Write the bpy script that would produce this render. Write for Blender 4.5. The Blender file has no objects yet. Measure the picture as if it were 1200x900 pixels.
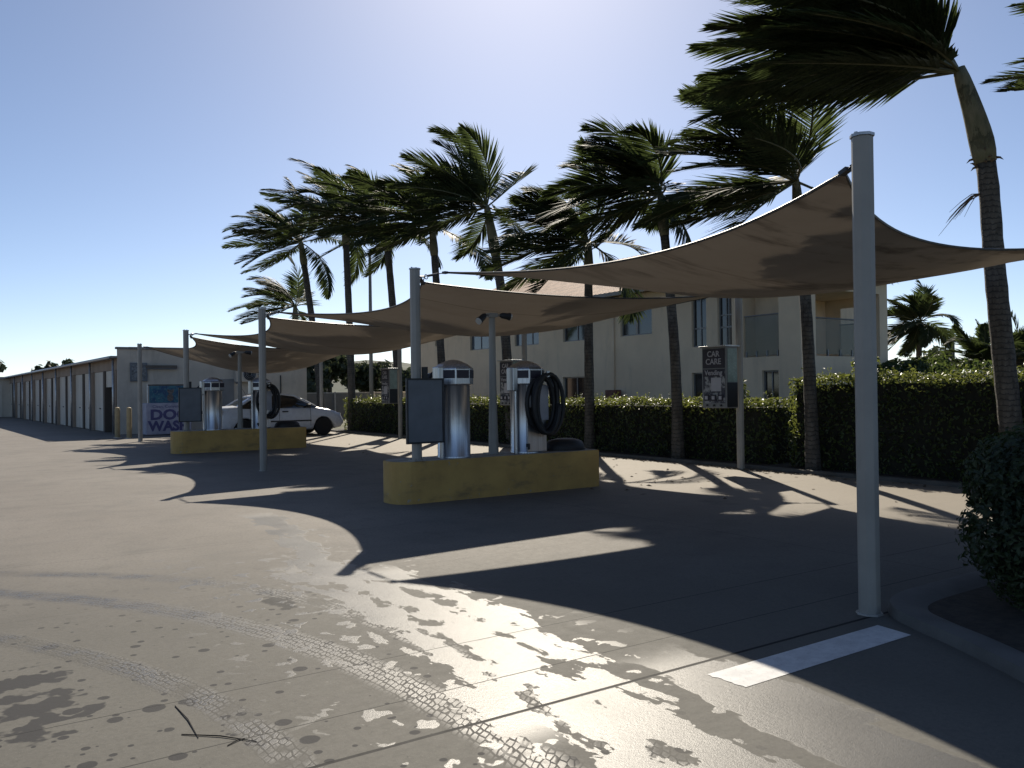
import bpy, math, random
from mathutils import Vector, Matrix, noise as mnoise
R = math.radians
C = bpy.context.scene.collection
scn = bpy.context.scene

# World: X runs across the forecourt (from the lane to the hedge), Y along the row of shade posts, Z up. Metres.
HEAD = R(34.07)                      # camera heading, clockwise from +Y
SUN_AZ, SUN_EL = R(35.6), R(36.4)    # sun azimuth clockwise from +Y, elevation
SV, CV = math.sin(HEAD), math.cos(HEAD)
WIND = Vector((-.83, .55, 0))

# ------------------------------------------------------------------ mesh helper
class MB:
    def __init__(s): s.v = []; s.f = []
    def add(s, vs, fs):
        n = len(s.v); s.v += [tuple(p) for p in vs]; s.f += [tuple(i + n for i in f) for f in fs]
    def box(s, x0, x1, y0, y1, z0, z1):
        s.add([(x0,y0,z0),(x1,y0,z0),(x1,y1,z0),(x0,y1,z0),(x0,y0,z1),(x1,y0,z1),(x1,y1,z1),(x0,y1,z1)],
              [(3,2,1,0),(4,5,6,7),(0,1,5,4),(1,2,6,5),(2,3,7,6),(3,0,4,7)]); return s
    def obox(s, c, sx, sy, sz, m=None):
        m = m or Matrix.Identity(3); c = Vector(c); P = []
        for z in (-.5,.5):
            for x, y in ((-.5,-.5),(.5,-.5),(.5,.5),(-.5,.5)): P.append(c + m @ Vector((x*sx, y*sy, z*sz)))
        s.add(P, [(3,2,1,0),(4,5,6,7),(0,1,5,4),(1,2,6,5),(2,3,7,6),(3,0,4,7)]); return s
    def tube(s, path, rad, n=8, caps=True, closed=False):
        path = [Vector(p) for p in path]; k = len(path)
        rad = rad if isinstance(rad, (list, tuple)) else [rad]*k
        rings = []; prev = None
        for i, p in enumerate(path):
            if closed: t = path[(i+1) % k] - path[i-1]
            else: t = path[min(i+1,k-1)] - path[max(i-1,0)]
            t = t.normalized() if t.length > 1e-9 else Vector((0,0,1))
            if prev is None:
                a = Vector((0,0,1)) if abs(t.z) < .9 else Vector((1,0,0))
                u = (a - t*a.dot(t)).normalized()
            else:
                u = prev - t*prev.dot(t); u = u.normalized() if u.length > 1e-6 else t.orthogonal().normalized()
            prev = u; w = t.cross(u)
            rings.append([p + (u*math.cos(2*math.pi*j/n) + w*math.sin(2*math.pi*j/n))*rad[i] for j in range(n)])
        vs = [q for r in rings for q in r]; fs = []
        for i in range(k if closed else k-1):
            a, b = i*n, ((i+1) % k)*n
            for j in range(n): fs.append((a+j, a+(j+1) % n, b+(j+1) % n, b+j))
        if caps and not closed:
            fs.append(tuple(range(n-1,-1,-1))); fs.append(tuple((k-1)*n+j for j in range(n)))
        s.add(vs, fs); return s
    def cyl(s, p0, p1, r0, r1=None, n=16): return s.tube([p0,p1], [r0, r0 if r1 is None else r1], n)
    def lathe(s, prof, c=(0,0), n=24, a0=0.0, sx=1, sy=1):
        vs = []; fs = []
        for r, z in prof:
            for j in range(n):
                a = a0 + 2*math.pi*j/n; vs.append((c[0]+sx*r*math.cos(a), c[1]+sy*r*math.sin(a), z))
        for i in range(len(prof)-1):
            for j in range(n): fs.append((i*n+j, i*n+(j+1) % n, (i+1)*n+(j+1) % n, (i+1)*n+j))
        fs.append(tuple(range(n-1,-1,-1))); fs.append(tuple((len(prof)-1)*n+j for j in range(n)))
        s.add(vs, fs); return s
    def prism(s, pts, z0, z1):
        n = len(pts)
        s.add([(x,y,z0) for x,y in pts]+[(x,y,z1) for x,y in pts],
              [tuple(range(n-1,-1,-1)), tuple(range(n,2*n))]+[(i,(i+1)%n,n+(i+1)%n,n+i) for i in range(n)]); return s
    def poly(s, pts): s.add(pts, [tuple(range(len(pts)))]); return s
    def build(s, name, mat, parent=None, smooth=False, bevel=0, solid=0, loc=None, rz=0):
        me = bpy.data.meshes.new(name); me.from_pydata(s.v, [], s.f); me.validate(); me.update()
        me.materials.append(mat)
        if smooth: me.polygons.foreach_set('use_smooth', [True]*len(me.polygons))
        o = bpy.data.objects.new(name, me); C.objects.link(o)
        if parent: o.parent = parent
        if loc: o.location = loc
        if rz: o.rotation_euler.z = rz
        if bevel:
            b = o.modifiers.new('bevel', 'BEVEL'); b.width = bevel; b.segments = 2; b.limit_method = 'ANGLE'; b.angle_limit = R(40)
        if solid:
            b = o.modifiers.new('solidify', 'SOLIDIFY'); b.thickness = solid
        if smooth and bevel == 0 and smooth != 'all':
            try:
                me.set_sharp_from_angle(angle=R(38))
            except Exception: pass
        return o

def tag(o, label=None, cat=None, group=None, kind=None):
    if label: o['label'] = label
    if cat: o['category'] = cat
    if group: o['group'] = group
    if kind: o['kind'] = kind
    return o
def thing(name, loc, label, cat, group=None, rz=0):
    o = bpy.data.objects.new(name, None); C.objects.link(o)
    o.location = loc; o.rotation_euler.z = rz; o.empty_display_size = .2
    return tag(o, label, cat, group)
def copy_tree(o, parent=None):
    c = o.copy(); C.objects.link(c); c.parent = parent
    if parent:
        c.matrix_parent_inverse = o.matrix_parent_inverse.copy()
    for ch in [k for k in bpy.data.objects if k.parent == o]: copy_tree(ch, c)
    return c
def text(body, size, mat, parent, loc, rot, name='lettering', ex=.002, sx=1.0, bold=0.0):
    cu = bpy.data.curves.new(name, 'FONT'); cu.body = body; cu.size = size; cu.align_x = 'CENTER'; cu.align_y = 'CENTER'
    cu.extrude = ex; cu.offset = bold; cu.resolution_u = 3
    cu.materials.append(mat)
    tmp = bpy.data.objects.new('tmp', cu); C.objects.link(tmp); dg = bpy.context.evaluated_depsgraph_get()
    me = bpy.data.meshes.new_from_object(tmp.evaluated_get(dg)); bpy.data.objects.remove(tmp); me.name = name
    if not me.materials: me.materials.append(mat)
    o = bpy.data.objects.new(name, me); C.objects.link(o); o.parent = parent; o.location = loc; o.rotation_euler = rot; o.scale = (sx,1,1)
    return o

# ------------------------------------------------------------------ node helper
class S:
    """a scalar or vector socket with arithmetic"""
    def __init__(s, nt, k): s.nt = nt; s.k = k
    def _m(s, op, *a):
        n = s.nt.nodes.new('ShaderNodeMath'); n.operation = op
        for i, x in enumerate((s,)+a):
            if isinstance(x, S): s.nt.links.new(x.k, n.inputs[i])
            else: n.inputs[i].default_value = x
        return S(s.nt, n.outputs[0])
    def __add__(s, o): return s._m('ADD', o)
    __radd__ = __add__
    def __sub__(s, o): return s._m('SUBTRACT', o)
    def __rsub__(s, o): return s._m('MULTIPLY', -1.0)._m('ADD', o)
    def __mul__(s, o): return s._m('MULTIPLY', o)
    __rmul__ = __mul__
    def __truediv__(s, o): return s._m('DIVIDE', o)
    def abs(s): return s._m('ABSOLUTE')
    def max(s, o): return s._m('MAXIMUM', o)
    def min(s, o): return s._m('MINIMUM', o)
    def pow(s, o): return s._m('POWER', o)
    def fract(s): return s._m('FRACT')
    def floor(s): return s._m('FLOOR')
    def sin(s): return s._m('SINE')
    def clamp(s):
        r = s._m('ADD', 0.0); r.k.node.use_clamp = True; return r
    def step(s, a, b):
        n = s.nt.nodes.new('ShaderNodeMapRange'); n.interpolation_type = 'SMOOTHSTEP'
        s.nt.links.new(s.k, n.inputs[0]); n.inputs[1].default_value = min(a,b); n.inputs[2].default_value = max(a,b)
        n.inputs[3].default_value = 0.0 if a < b else 1.0; n.inputs[4].default_value = 1.0 if a < b else 0.0
        return S(s.nt, n.outputs[0])
class Mat:
    def __init__(s, name):
        s.m = bpy.data.materials.new(name); s.m.use_nodes = True; s.nt = s.m.node_tree
        s.b = s.nt.nodes['Principled BSDF']; s.out = s.nt.nodes['Material Output']
        tc = s.nt.nodes.new('ShaderNodeTexCoord'); s.obj = S(s.nt, tc.outputs['Object'])
        g = s.nt.nodes.new('ShaderNodeNewGeometry'); s.pos = S(s.nt, g.outputs['Position'])
    def sep(s, v):
        n = s.nt.nodes.new('ShaderNodeSeparateXYZ'); s.nt.links.new(v.k, n.inputs[0]); return [S(s.nt, n.outputs[i]) for i in range(3)]
    def comb(s, x, y, z=0.0):
        n = s.nt.nodes.new('ShaderNodeCombineXYZ')
        for i, a in enumerate((x,y,z)):
            if isinstance(a, S): s.nt.links.new(a.k, n.inputs[i])
            else: n.inputs[i].default_value = a
        return S(s.nt, n.outputs[0])
    def scale(s, v, sc):
        n = s.nt.nodes.new('ShaderNodeMapping'); n.inputs['Scale'].default_value = sc; s.nt.links.new(v.k, n.inputs[0]); return S(s.nt, n.outputs[0])
    def noise(s, v, sc, det=3.0, rough=.5, dist=0.0):
        n = s.nt.nodes.new('ShaderNodeTexNoise'); n.inputs['Scale'].default_value = sc; n.inputs['Detail'].default_value = det
        n.inputs['Roughness'].default_value = rough; n.inputs['Distortion'].default_value = dist
        s.nt.links.new(v.k, n.inputs['Vector']); return S(s.nt, n.outputs[0])
    def vor(s, v, sc, out='Distance', rnd=1.0):
        n = s.nt.nodes.new('ShaderNodeTexVoronoi'); n.inputs['Scale'].default_value = sc; n.inputs['Randomness'].default_value = rnd
        s.nt.links.new(v.k, n.inputs['Vector']); return S(s.nt, n.outputs[out])
    def mix(s, f, a, b):
        n = s.nt.nodes.new('ShaderNodeMix'); n.data_type = 'RGBA'; n.clamp_factor = True
        if isinstance(f, S): s.nt.links.new(f.k, n.inputs[0])
        else: n.inputs[0].default_value = f
        for x, i in ((a,6),(b,7)):
            if isinstance(x, S): s.nt.links.new(x.k, n.inputs[i])
            else: n.inputs[i].default_value = (*x, 1)
        return S(s.nt, n.outputs[2])
    def set(s, key, x):
        if isinstance(x, S): s.nt.links.new(x.k, s.b.inputs[key])
        elif isinstance(x, (tuple, list)): s.b.inputs[key].default_value = (*x, 1)
        else: s.b.inputs[key].default_value = x
        return s
    def bump(s, h, strength=.3, dist=.01):
        n = s.nt.nodes.new('ShaderNodeBump'); n.inputs['Strength'].default_value = strength; n.inputs['Distance'].default_value = dist
        s.nt.links.new(h.k, n.inputs['Height']); s.nt.links.new(n.outputs[0], s.b.inputs['Normal']); return s
    def translucent(s, col, f):
        t = s.nt.nodes.new('ShaderNodeBsdfTranslucent')
        if isinstance(col, S): s.nt.links.new(col.k, t.inputs[0])
        else: t.inputs[0].default_value = (*col, 1)
        mx = s.nt.nodes.new('ShaderNodeMixShader')
        if isinstance(f, S): s.nt.links.new(f.k, mx.inputs[0])
        else: mx.inputs[0].default_value = f
        s.nt.links.new(s.b.outputs[0], mx.inputs[1]); s.nt.links.new(t.outputs[0], mx.inputs[2])
        s.nt.links.new(mx.outputs[0], s.out.inputs['Surface']); return s

def simple(name, col, rough=.6, metal=0.0, var=.18, sc=3.0, bump=0.0, bsc=60.0, spec=.5, dirt=None):
    m = Mat(name)
    n = m.noise(m.obj, sc, 4.0, .6)
    lo = tuple(c*(1-var) for c in col); hi = tuple(min(1, c*(1+var)) for c in col)
    c = m.mix(n.step(.3,.7), lo, hi)
    if dirt:
        c = m.mix(m.noise(m.scale(m.obj, (1,1,.25)), 2.2, 5.0, .65).step(.5,.75)*dirt[1], c, dirt[0])
    m.set('Base Color', c).set('Roughness', m.noise(m.obj, sc*4, 3.0)*.2 + (rough-.1)).set('Metallic', metal).set('Specular IOR Level', spec)
    if bump: m.bump(m.noise(m.obj, bsc, 4.0), bump, .01)
    return m.m

# ------------------------------------------------------------------ materials
M = {}
M['post'] = simple('post_paint', (.30,.285,.255), .55, 0, .1, 2.0, .05, 90, dirt=((.13,.115,.095), .65))
M['galv'] = simple('galvanised_steel', (.45,.46,.47), .45, .8, .15, 8)
M['dark_metal'] = simple('dark_metal', (.035,.037,.04), .5, .3, .2, 8)
M['yellow'] = simple('yellow_painted_concrete', (.46,.285,.085), .7, 0, .16, 2.2, .15, 50, dirt=((.16,.11,.06), .75))
def yellow():
    m = Mat('yellow_painted_concrete'); x, y, z = m.sep(m.obj)
    n = m.noise(m.obj, 2.2, 5.0, .6); sc_ = m.noise(m.scale(m.obj, (1.0,1.0,2.4)), 1.7, 6.0, .7); ch = m.noise(m.obj, 11.0, 5.0, .7)
    c = m.mix(n.step(.3,.7), (.40,.25,.075), (.52,.33,.10))
    c = m.mix(sc_.step(.50,.72)*.6, c, (.13,.095,.06))
    c = m.mix((ch + (z-.3).abs()*.18).step(.66,.70)*.85, c, (.30,.28,.25))
    m.set('Base Color', c).set('Roughness', .7).bump(ch, .2, .01); return m.m
M['yellow'] = yellow()
M['concrete_top'] = simple('concrete_worn', (.3,.27,.23), .85, 0, .2, 5, .2, 70)
M['kerb'] = simple('kerb_concrete', (.10,.097,.09), .85, 0, .2, 3, .25, 80, dirt=((.08,.08,.075), .5))
M['black_rubber'] = simple('black_rubber', (.012,.012,.013), .55, 0, .2, 12, .1, 60)
M['grey_panel'] = simple('grey_sheet_metal', (.14,.155,.175), .5, .2, .12, 4)
M['white_wall'] = simple('cream_render', (.72,.585,.42), .9, 0, .06, .8, .12, 60, dirt=((.25,.23,.19), .25))
M['block_wall'] = simple('painted_block', (.52,.47,.40), .9, 0, .1, 1.2, .1, 40, dirt=((.22,.2,.17), .35))
M['brown_wall'] = simple('brown_pier_render', (.29,.225,.175), .9, 0, .12, 1.5, .1, 40)
M['roller_door'] = None
M['window_frame'] = simple('window_frame_grey', (.22,.22,.22), .4, .3, .1, 6)
M['dark_room'] = simple('dark_interior', (.02,.02,.021), .9, 0, .2, 2)
M['white_paint'] = simple('white_car_paint', (.62,.64,.68), .28, 0, .03, 2)
M['car_trim'] = simple('black_car_trim', (.012,.012,.013), .5, 0, .1, 6)
M['tyre'] = simple('tyre_rubber', (.013,.013,.013), .8, 0, .2, 20)
M['alloy'] = simple('wheel_silver', (.40,.41,.43), .4, .1, .1, 12)
M['soil'] = simple('garden_soil', (.03,.024,.018), .95, 0, .4, 14, .8, 40)
M['trunk'] = None
M['sign_dark'] = simple('dark_sign_print', (.022,.02,.035), .5, 0, .1, 5)
M['sign_white'] = simple('off_white_print', (.42,.42,.46), .55, 0, .08, 8)
M['sign_grey'] = simple('grey_sign_print', (.16,.17,.18), .5, 0, .5, 14)
M['vend_body'] = simple('vending_cabinet', (.2,.2,.2), .5, .2, .1, 5)
M['green_tint'] = simple('green_tinted_acrylic', (.19,.25,.22), .25, 0, .12, 9)
M['red_box'] = simple('red_brown_box', (.14,.05,.035), .6, 0, .15, 6)
M['fence'] = simple('grey_fence_sheet', (.16,.17,.17), .7, 0, .12, 2)
M['bollard'] = simple('faded_yellow_bollard', (.33,.25,.13), .6, 0, .15, 6, dirt=((.12,.1,.07), .5))
M['brown_post'] = simple('brown_steel', (.10,.085,.07), .6, 0, .15, 5)
M['white_cloth'] = simple('bleached_sheet', (.7,.7,.66), .8, 0, .1, 3)
M['purple'] = simple('purple_letter_print', (.075,.07,.19), .5, 0, .1, 6)
M['stick'] = simple('dead_stick', (.016,.013,.011), .9, 0, .3, 20)

def stainless():
    m = Mat('stainless_steel')
    n = m.noise(m.scale(m.obj, (14,14,.4)), 3.0, 5.0, .6)
    m.set('Base Color', m.mix(n.step(.3,.7), (.40,.41,.43), (.60,.61,.63))).set('Metallic', .92).set('Roughness', n*.22+.2)
    return m.m
M['steel'] = stainless()

def glass(name, col, rough=.06):
    m = Mat(name); m.set('Base Color', col).set('Roughness', rough).set('Metallic', 0.0).set('Specular IOR Level', .9)
    m.b.inputs['Coat Weight'].default_value = .4
    return m.m
M['window_glass'] = glass('window_glass', (.012,.014,.017))
M['blue_glass'] = glass('curtained_window_glass', (.075,.10,.14), .12)
M['car_glass'] = glass('car_glass', (.01,.011,.012), .04)
M['lamp_glass'] = glass('lamp_lens', (.55,.55,.52), .15)
M['tail'] = glass('tail_lamp_red', (.07,.012,.012), .15)
def thin_glass():
    m = Mat('balustrade_glass'); m.set('Base Color', (.10,.14,.125)).set('Roughness', .05).set('Alpha', .30)
    return m.m
M['rail_glass'] = thin_glass()

def roller():
    m = Mat('roller_door_slats'); x, y, z = m.sep(m.obj)
    r = (z*22.0).fract()
    n = m.noise(m.scale(m.obj, (.5,.5,.15)), 4.0, 4.0)
    m.set('Base Color', m.mix(n.step(.3,.7), (.50,.455,.385), (.58,.535,.46))).set('Roughness', .6)
    m.bump((r-.5).abs(), .8, .02); return m.m
M['roller_door'] = roller()

def trunk_mat(name, a, b, ring=16.0):
    m = Mat(name); x, y, z = m.sep(m.obj)
    n = m.noise(m.scale(m.obj, (3,3,1)), 5.0, 5.0, .65)
    r = ((z*ring + n*1.6).fract()).step(.72,.95)
    c = m.mix(n.step(.3,.7), a, b)
    c = m.mix(r*.7, c, tuple(v*.45 for v in a))
    m.set('Base Color', c).set('Roughness', .9).bump(n*.6+r*-.6, .7, .03); return m.m
M['trunk'] = trunk_mat('palm_trunk_bark', (.055,.048,.04), (.12,.108,.092), 13)
M['shaft'] = trunk_mat('palm_crownshaft_green', (.13,.13,.075), (.21,.19,.12), 1.5)
M['bark'] = trunk_mat('tree_bark', (.05,.04,.03), (.1,.085,.07), 4)

def leaf(name, a, b, tr, f=.4, rough=.45, spec=.4):
    m = Mat(name)
    n = m.noise(m.obj, 3.0, 2.0); n2 = m.noise(m.obj, 23.0, 2.0)
    c = m.mix((n*.5+n2*.5).step(.36,.64), a, b)
    m.set('Base Color', c).set('Roughness', rough).set('Specular IOR Level', spec)
    m.translucent(m.mix(n2.step(.35,.65), tuple(v*.6 for v in tr), tr), f); return m.m
M['frond'] = leaf('palm_frond', (.018,.026,.013), (.052,.064,.03), (.10,.135,.04), .36, .6, .2)
M['rachis'] = simple('frond_stalk', (.10,.10,.05), .6, 0, .2, 6)
M['deadleaf'] = simple('dead_frond', (.12,.09,.06), .9, 0, .2, 6)
M['hedge_leaf'] = leaf('hedge_leaf', (.022,.036,.012), (.055,.085,.025), (.30,.34,.07), .30, .4)
M['bush_leaf'] = leaf('bush_leaf', (.018,.03,.014), (.04,.06,.024), (.10,.14,.04), .25, .5)
M['shrub_leaf'] = leaf('shrub_leaf', (.022,.04,.014), (.05,.08,.025), (.14,.19,.045), .34, .5)
M['tree_leaf'] = leaf('tree_leaf', (.022,.032,.018), (.06,.075,.04), (.08,.10,.045), .3, .6)
M['hedge_core'] = simple('hedge_shade_core', (.012,.013,.008), .95, 0, .3, 9, .6, 25)  # near-black, paints the shade deep between the leaves

def sail_mat():
    m = Mat('shade_cloth'); x, y, z = m.sep(m.pos)
    n = m.noise(m.pos, .7, 4.0, .6)
    # cloth lengths sewn across the sail
    seam = ((y*.42 + m.noise(m.pos, .5, 2.0)*.10).fract() - .5).abs().step(.013, .005)
    st = m.noise(m.scale(m.pos, (.5,1.9,.5)), 1.1, 5.0, .62)
    far = y.step(8.8, 4.5)
    stain = st.step(.50,.66)*(far*.85 + .15)
    c = m.mix(n.step(.3,.7), (.27,.24,.205), (.34,.305,.265))
    c = m.mix(stain*.75, c, (.085,.07,.058))
    c = m.mix(seam*.55, c, (.12,.1,.085))
    wv = m.noise(m.scale(m.pos, (60,60,60)), 2.0, 2.0)
    m.set('Base Color', c).set('Roughness', .9).set('Specular IOR Level', .15)
    m.bump(wv, .15, .004)
    m.translucent(m.mix(stain*.8, (.24,.20,.16), (.06,.045,.035)), .085)
    return m.m
M['sail'] = sail_mat()

def tile_mat():
    m = Mat('terracotta_roof_tiles'); x, y, z = m.sep(m.obj)
    r = (z*4.2).fract(); k = (((x+y)*3.6).fract()-.5).abs()
    n = m.noise(m.obj, 3.0, 4.0)
    c = m.mix(n.step(.3,.7), (.30,.17,.10), (.48,.30,.19))
    c = m.mix(r.step(.16,.0)*.8, c, (.08,.05,.035)); c = m.mix(k.step(.44,.5)*.6, c, (.1,.06,.04))
    m.set('Base Color', c).set('Roughness', .8).bump(r*.7+k, .9, .05); return m.m
M['tiles'] = tile_mat()

def poster_mat():
    m = Mat('blue_poster_print'); 
    n = m.noise(m.obj, 5.0, 4.0, .6, 1.0); n2 = m.noise(m.obj, 13.0, 3.0)
    c = m.mix(n.step(.4,.6), (.01,.055,.14), (.03,.14,.2)); c = m.mix(n2.step(.58,.68)*.6, c, (.12,.22,.22))
    m.set('Base Color', c).set('Roughness', .5); return m.m
M['poster'] = poster_mat()
def booth_mat():
    m = Mat('washed_white_print'); n = m.noise(m.obj, 4.0, 4.0)
    m.set('Base Color', m.mix(n.step(.3,.7), (.27,.28,.37), (.40,.40,.48))).set('Roughness', .5); return m.m
M['booth'] = booth_mat()
def photo_print():
    m = Mat('faded_photo_print'); x, y, z = m.sep(m.obj)
    n = m.noise(m.obj, 9.0, 3.0, .6, .6)
    c = m.mix(n.step(.42,.6), (.03,.03,.05), (.32,.33,.34)); m.set('Base Color', c).set('Roughness', .45); return m.m
M['photo'] = photo_print()

# ---- the forecourt concrete
def pavement():
    m = Mat('forecourt_concrete'); x, y, z = m.sep(m.pos); P = m.pos
    big = m.noise(P, .35, 5.0, .6); mid = m.noise(P, 1.7, 6.0, .62); fine = m.noise(P, 38.0, 4.0, .6); grain = m.noise(P, 210.0, 2.0)
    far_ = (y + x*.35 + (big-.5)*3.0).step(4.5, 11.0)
    base = m.mix(far_, m.mix(big.step(.32,.68), (.098,.094,.081), (.128,.122,.105)), m.mix(big.step(.32,.68), (.185,.165,.142), (.225,.203,.176)))  # darker near, paler far: brightness of the glancing sun put into the base colour
    base = m.mix(mid.step(.45,.75)*.55, base, (.115,.108,.096))
    base = m.mix(fine.step(.40,.72)*.45, base, (.075,.072,.064))
    grit = m.noise(P, 95.0, 3.0, .7)
    base = m.mix(grit.step(.55,.75)*.30, base, (.30,.285,.25))
    base = m.mix(m.noise(P, 6.0, 6.0, .7).step(.52,.72)*.30, base, (.07,.067,.06))
    slab = (y*.33).floor(); sl = (slab*12.9898).sin()*.5+.5
    base = m.mix(sl*.18, base, (.095,.09,.082))
    # long dry stains (tyre scuffs) along X
    st = m.noise(m.scale(P, (.25,2.6,1)), 1.0, 4.0, .6)
    base = m.mix(st.step(.60,.72)*.30, base, (.10,.096,.088))
    base = m.mix(x.step(6.5,9.5)*.6, base, (.29,.255,.205))
    # oil stain patches in the bays
    oil = m.noise(P, .9, 4.0, .6).step(.58,.74)*x.step(4.0,6.5)*x.step(11.5,9.0)
    base = m.mix(oil*.45, base, (.07,.068,.064))
    wob = (m.noise(P, 3.0, 4.0, .6) - .5)
    wob2 = (m.noise(P, 9.0, 4.0, .65) - .5)
    # three curved tyre tracks x = f(y)
    def track(x0, y0, k, p, w):
        d = (y - y0).max(0.0)
        cx = d.pow(p)*(-k) + x0
        sl = (d.max(.01)).pow(p-1)*(k*p)
        cosn = (sl*sl + 1.0).pow(.5)
        ac = (x - cx)/cosn
        return ac
    a1 = track(1.10, 3.10, .115, 2.0, .1)
    a2 = track(1.89, 2.59, 1.61/4.62**2.55, 2.55, .1)
    a3 = track(2.27, 3.40, 1.94/4.58**3.1, 3.1, .1)
    along = y*1.15 - x*.9
    def tread(ac, w, rows, pitch):
        v = m.comb(along/pitch + wob2*.6, ac/(2*w)*rows + wob*.5, 0.0)
        n = m.nt.nodes.new('ShaderNodeTexVoronoi'); n.feature = 'DISTANCE_TO_EDGE'; n.inputs['Scale'].default_value = 1.0; n.inputs['Randomness'].default_value = .42
        m.nt.links.new(v.k, n.inputs['Vector']); cc = m.sep(m.vor(v, 1.0, 'Color', .42))
        return (S(m.nt, n.outputs['Distance']) - cc[0]*.12).step(.02, .09)
    def band(ac, w, soft): return (ac.abs() + wob2*.06 + wob*.05).step(w, w-soft)
    t1 = band(a1, .115, .07); t2 = band(a2, .16, .11); t3 = band(a3, .14, .10)
    tr1 = tread(a1, .115, 6.0, .05); tr2 = tread(a2, .16, 7.0, .046); tr3 = tread(a3, .14, 6.0, .05)
    patch = m.noise(P, 1.3, 3.0, .55)
    patch2 = m.noise(P, 4.2, 5.0, .6, .4)
    # running water: a ragged band from (2.9, 9.5) down to (2.7, 1.5)
    c0 = (y - 5.6)*.085 + 2.60
    c0 = c0 + ((y-3.4)*1.4).sin()*.10
    stretch = m.noise(m.scale(P, (1.0,.36,1)), 4.6, 5.0, .6, .25)
    blot = m.noise(m.scale(P, (1.0,.6,1)), 7.5, 4.0, .55)
    def strand(off, w, y0, y1, amp=1.5):
        d = (x - c0 - off - wob*.12).abs()
        f = (w - d)/.26 + (stretch-.5)*amp*2.0 + (blot-.5)*amp*.9
        return f.step(.0,.05)*y.step(y1+.6, y1)*y.step(y0-.4, y0)
    flow = strand(.0, .17, -3, 9.6).max(strand(.30, .13, -3, 5.9)).max(strand(-.30, .12, 3.0, 6.4, 1.8))
    flow2 = (.26 - (x - 3.06 - (y-2.2)*.10).abs())/.34 + (stretch-.5)*1.9
    flow2 = flow2.step(.05,.13)*y.step(3.5,3.0)
    # splashes between the tracks
    region = x.step(1.0,1.6)*x.step(3.5,2.9)*y.step(8.4,6.6)
    spl = (m.noise(P, 6.0, 3.0, .5, .3) - .5)*2.0
    splash = (spl).step(.22,.26)*region
    vd = m.vor(P, 6.5); vr = m.sep(m.vor(P, 6.5, 'Color'))
    drop = (vd - vr[0]*.36 + wob2*.12).step(.0,-.04)*(vr[1].step(.40,.44))
    vd2 = m.vor(P, 13.0); vr2 = m.sep(m.vor(P, 13.0, 'Color'))
    drop = drop.max((vd2 - vr2[0]*.34).step(.0,-.04)*vr2[1].step(.5,.54))
    drops = drop*x.step(3.2,1.7)*y.step(7.6,5.2)*x.step(-3.0,-.2)
    big_l = (((x-.28)*(x-.28)*2.6 + (y-4.55)*(y-4.55)*.55) + (m.noise(P, 5.0, 3.0, .5)-.5)*1.3).step(.10,.04)
    brk = (m.noise(P, 3.1, 5.0, .65)).step(.36,.60)*(m.noise(P, 24.0, 3.0, .6).step(.30,.52)*.7+.3)
    wet_tr = ((t1*tr1)*brk).max(t2*tr2*(brk*.35+.65)).max(t3*tr3*brk)
    film_tr = t1.max(t2).max(t3)
    wet = flow.max(flow2).max(splash).max(wet_tr).clamp()
    damp = drops.max(big_l).max(film_tr*(brk*.4+.2)).clamp()
    # a joint line
    def joint(y0, w, s=1.0, xa=None):
        j = (y + wob*.008 - y0 - (x-3.0)*(-.012)).abs().step(w, w*.4)*s
        return j
    jn = joint(3.085, .016).max(joint(3.51, .006, .8)).max(joint(4.12, .006, .8)).max(joint(8.2, .006, .5)).max(joint(6.2,.004,.35)).max(joint(12.6,.008,.5)).max(joint(17.4,.01,.5)).max(joint(-1.2,.008,.8))
    jx = ((x - 6.4).abs().step(.008,.003)*.5).max((x + 3.2).abs().step(.01,.004)*.6)
    jn = jn.max(jx)
    wet = wet*(1.0 - jn)
    col = m.mix(damp*.9, base, (.026,.026,.028))
    col = m.mix(wet*.75, col, (.06,.059,.057))
    stain = (((x-1.90)*(x-1.90)*9.0 + (y-5.75)*(y-5.75)*1.1) + (patch2-.5)*.9).step(.10,.03)
    col = m.mix(stain*.9, col, (.02,.02,.02))
    col = m.mix(jn, col, (.012,.012,.012))
    m.set('Base Color', col)
    spark = m.noise(P, 150.0, 3.0, .75)
    rough = m.noise(P, 14.0, 3.0)*.12 + .70
    def lerp(a, b, f): return a*(1.0-f) + b*f
    rough = lerp(rough, .80, damp*.8)
    wr = m.noise(P, 2.3, 3.0, .55)*.14 + .29 + spark*.08
    rough = lerp(rough, wr, wet)
    m.set('Roughness', rough)
    m.set('Specular IOR Level', lerp(wet*0.0 + .17, .25, wet))
    h = grain*(wet*-.75 + 1.0)*.5 + fine*.9 + wet*.25 + jn*-1.5 + spark*wet*1.1 + (t1*tr1*y.step(3.9,4.7))*(m.noise(P, 30.0, 2.0)*3.0 + spark*2.5)
    m.bump(h, .22, .006)
    return m.m
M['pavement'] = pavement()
def line_mat():
    m = Mat('white_line_paint'); n = m.noise(m.pos, 9.0, 5.0, .65); n2 = m.noise(m.pos, 60.0, 3.0)
    c = m.mix(n.step(.3,.7), (.42,.42,.42), (.56,.56,.55)); c = m.mix(n2.step(.6,.72)*.5, c, (.22,.22,.21))
    m.set('Base Color', c).set('Roughness', .65).bump(n2, .2, .004); return m.m
M['line'] = line_mat()
def ground_mat():
    m = Mat('dry_grass_ground'); n = m.noise(m.pos, .25, 6.0, .65); f = m.noise(m.pos, 8.0, 4.0)
    c = m.mix(n.step(.3,.7), (.05,.06,.025), (.10,.09,.05)); c = m.mix(f.step(.4,.7)*.4, c, (.03,.04,.018))
    m.set('Base Color', c).set('Roughness', .95).bump(f, .6, .05); return m.m
M['ground'] = ground_mat()

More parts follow.
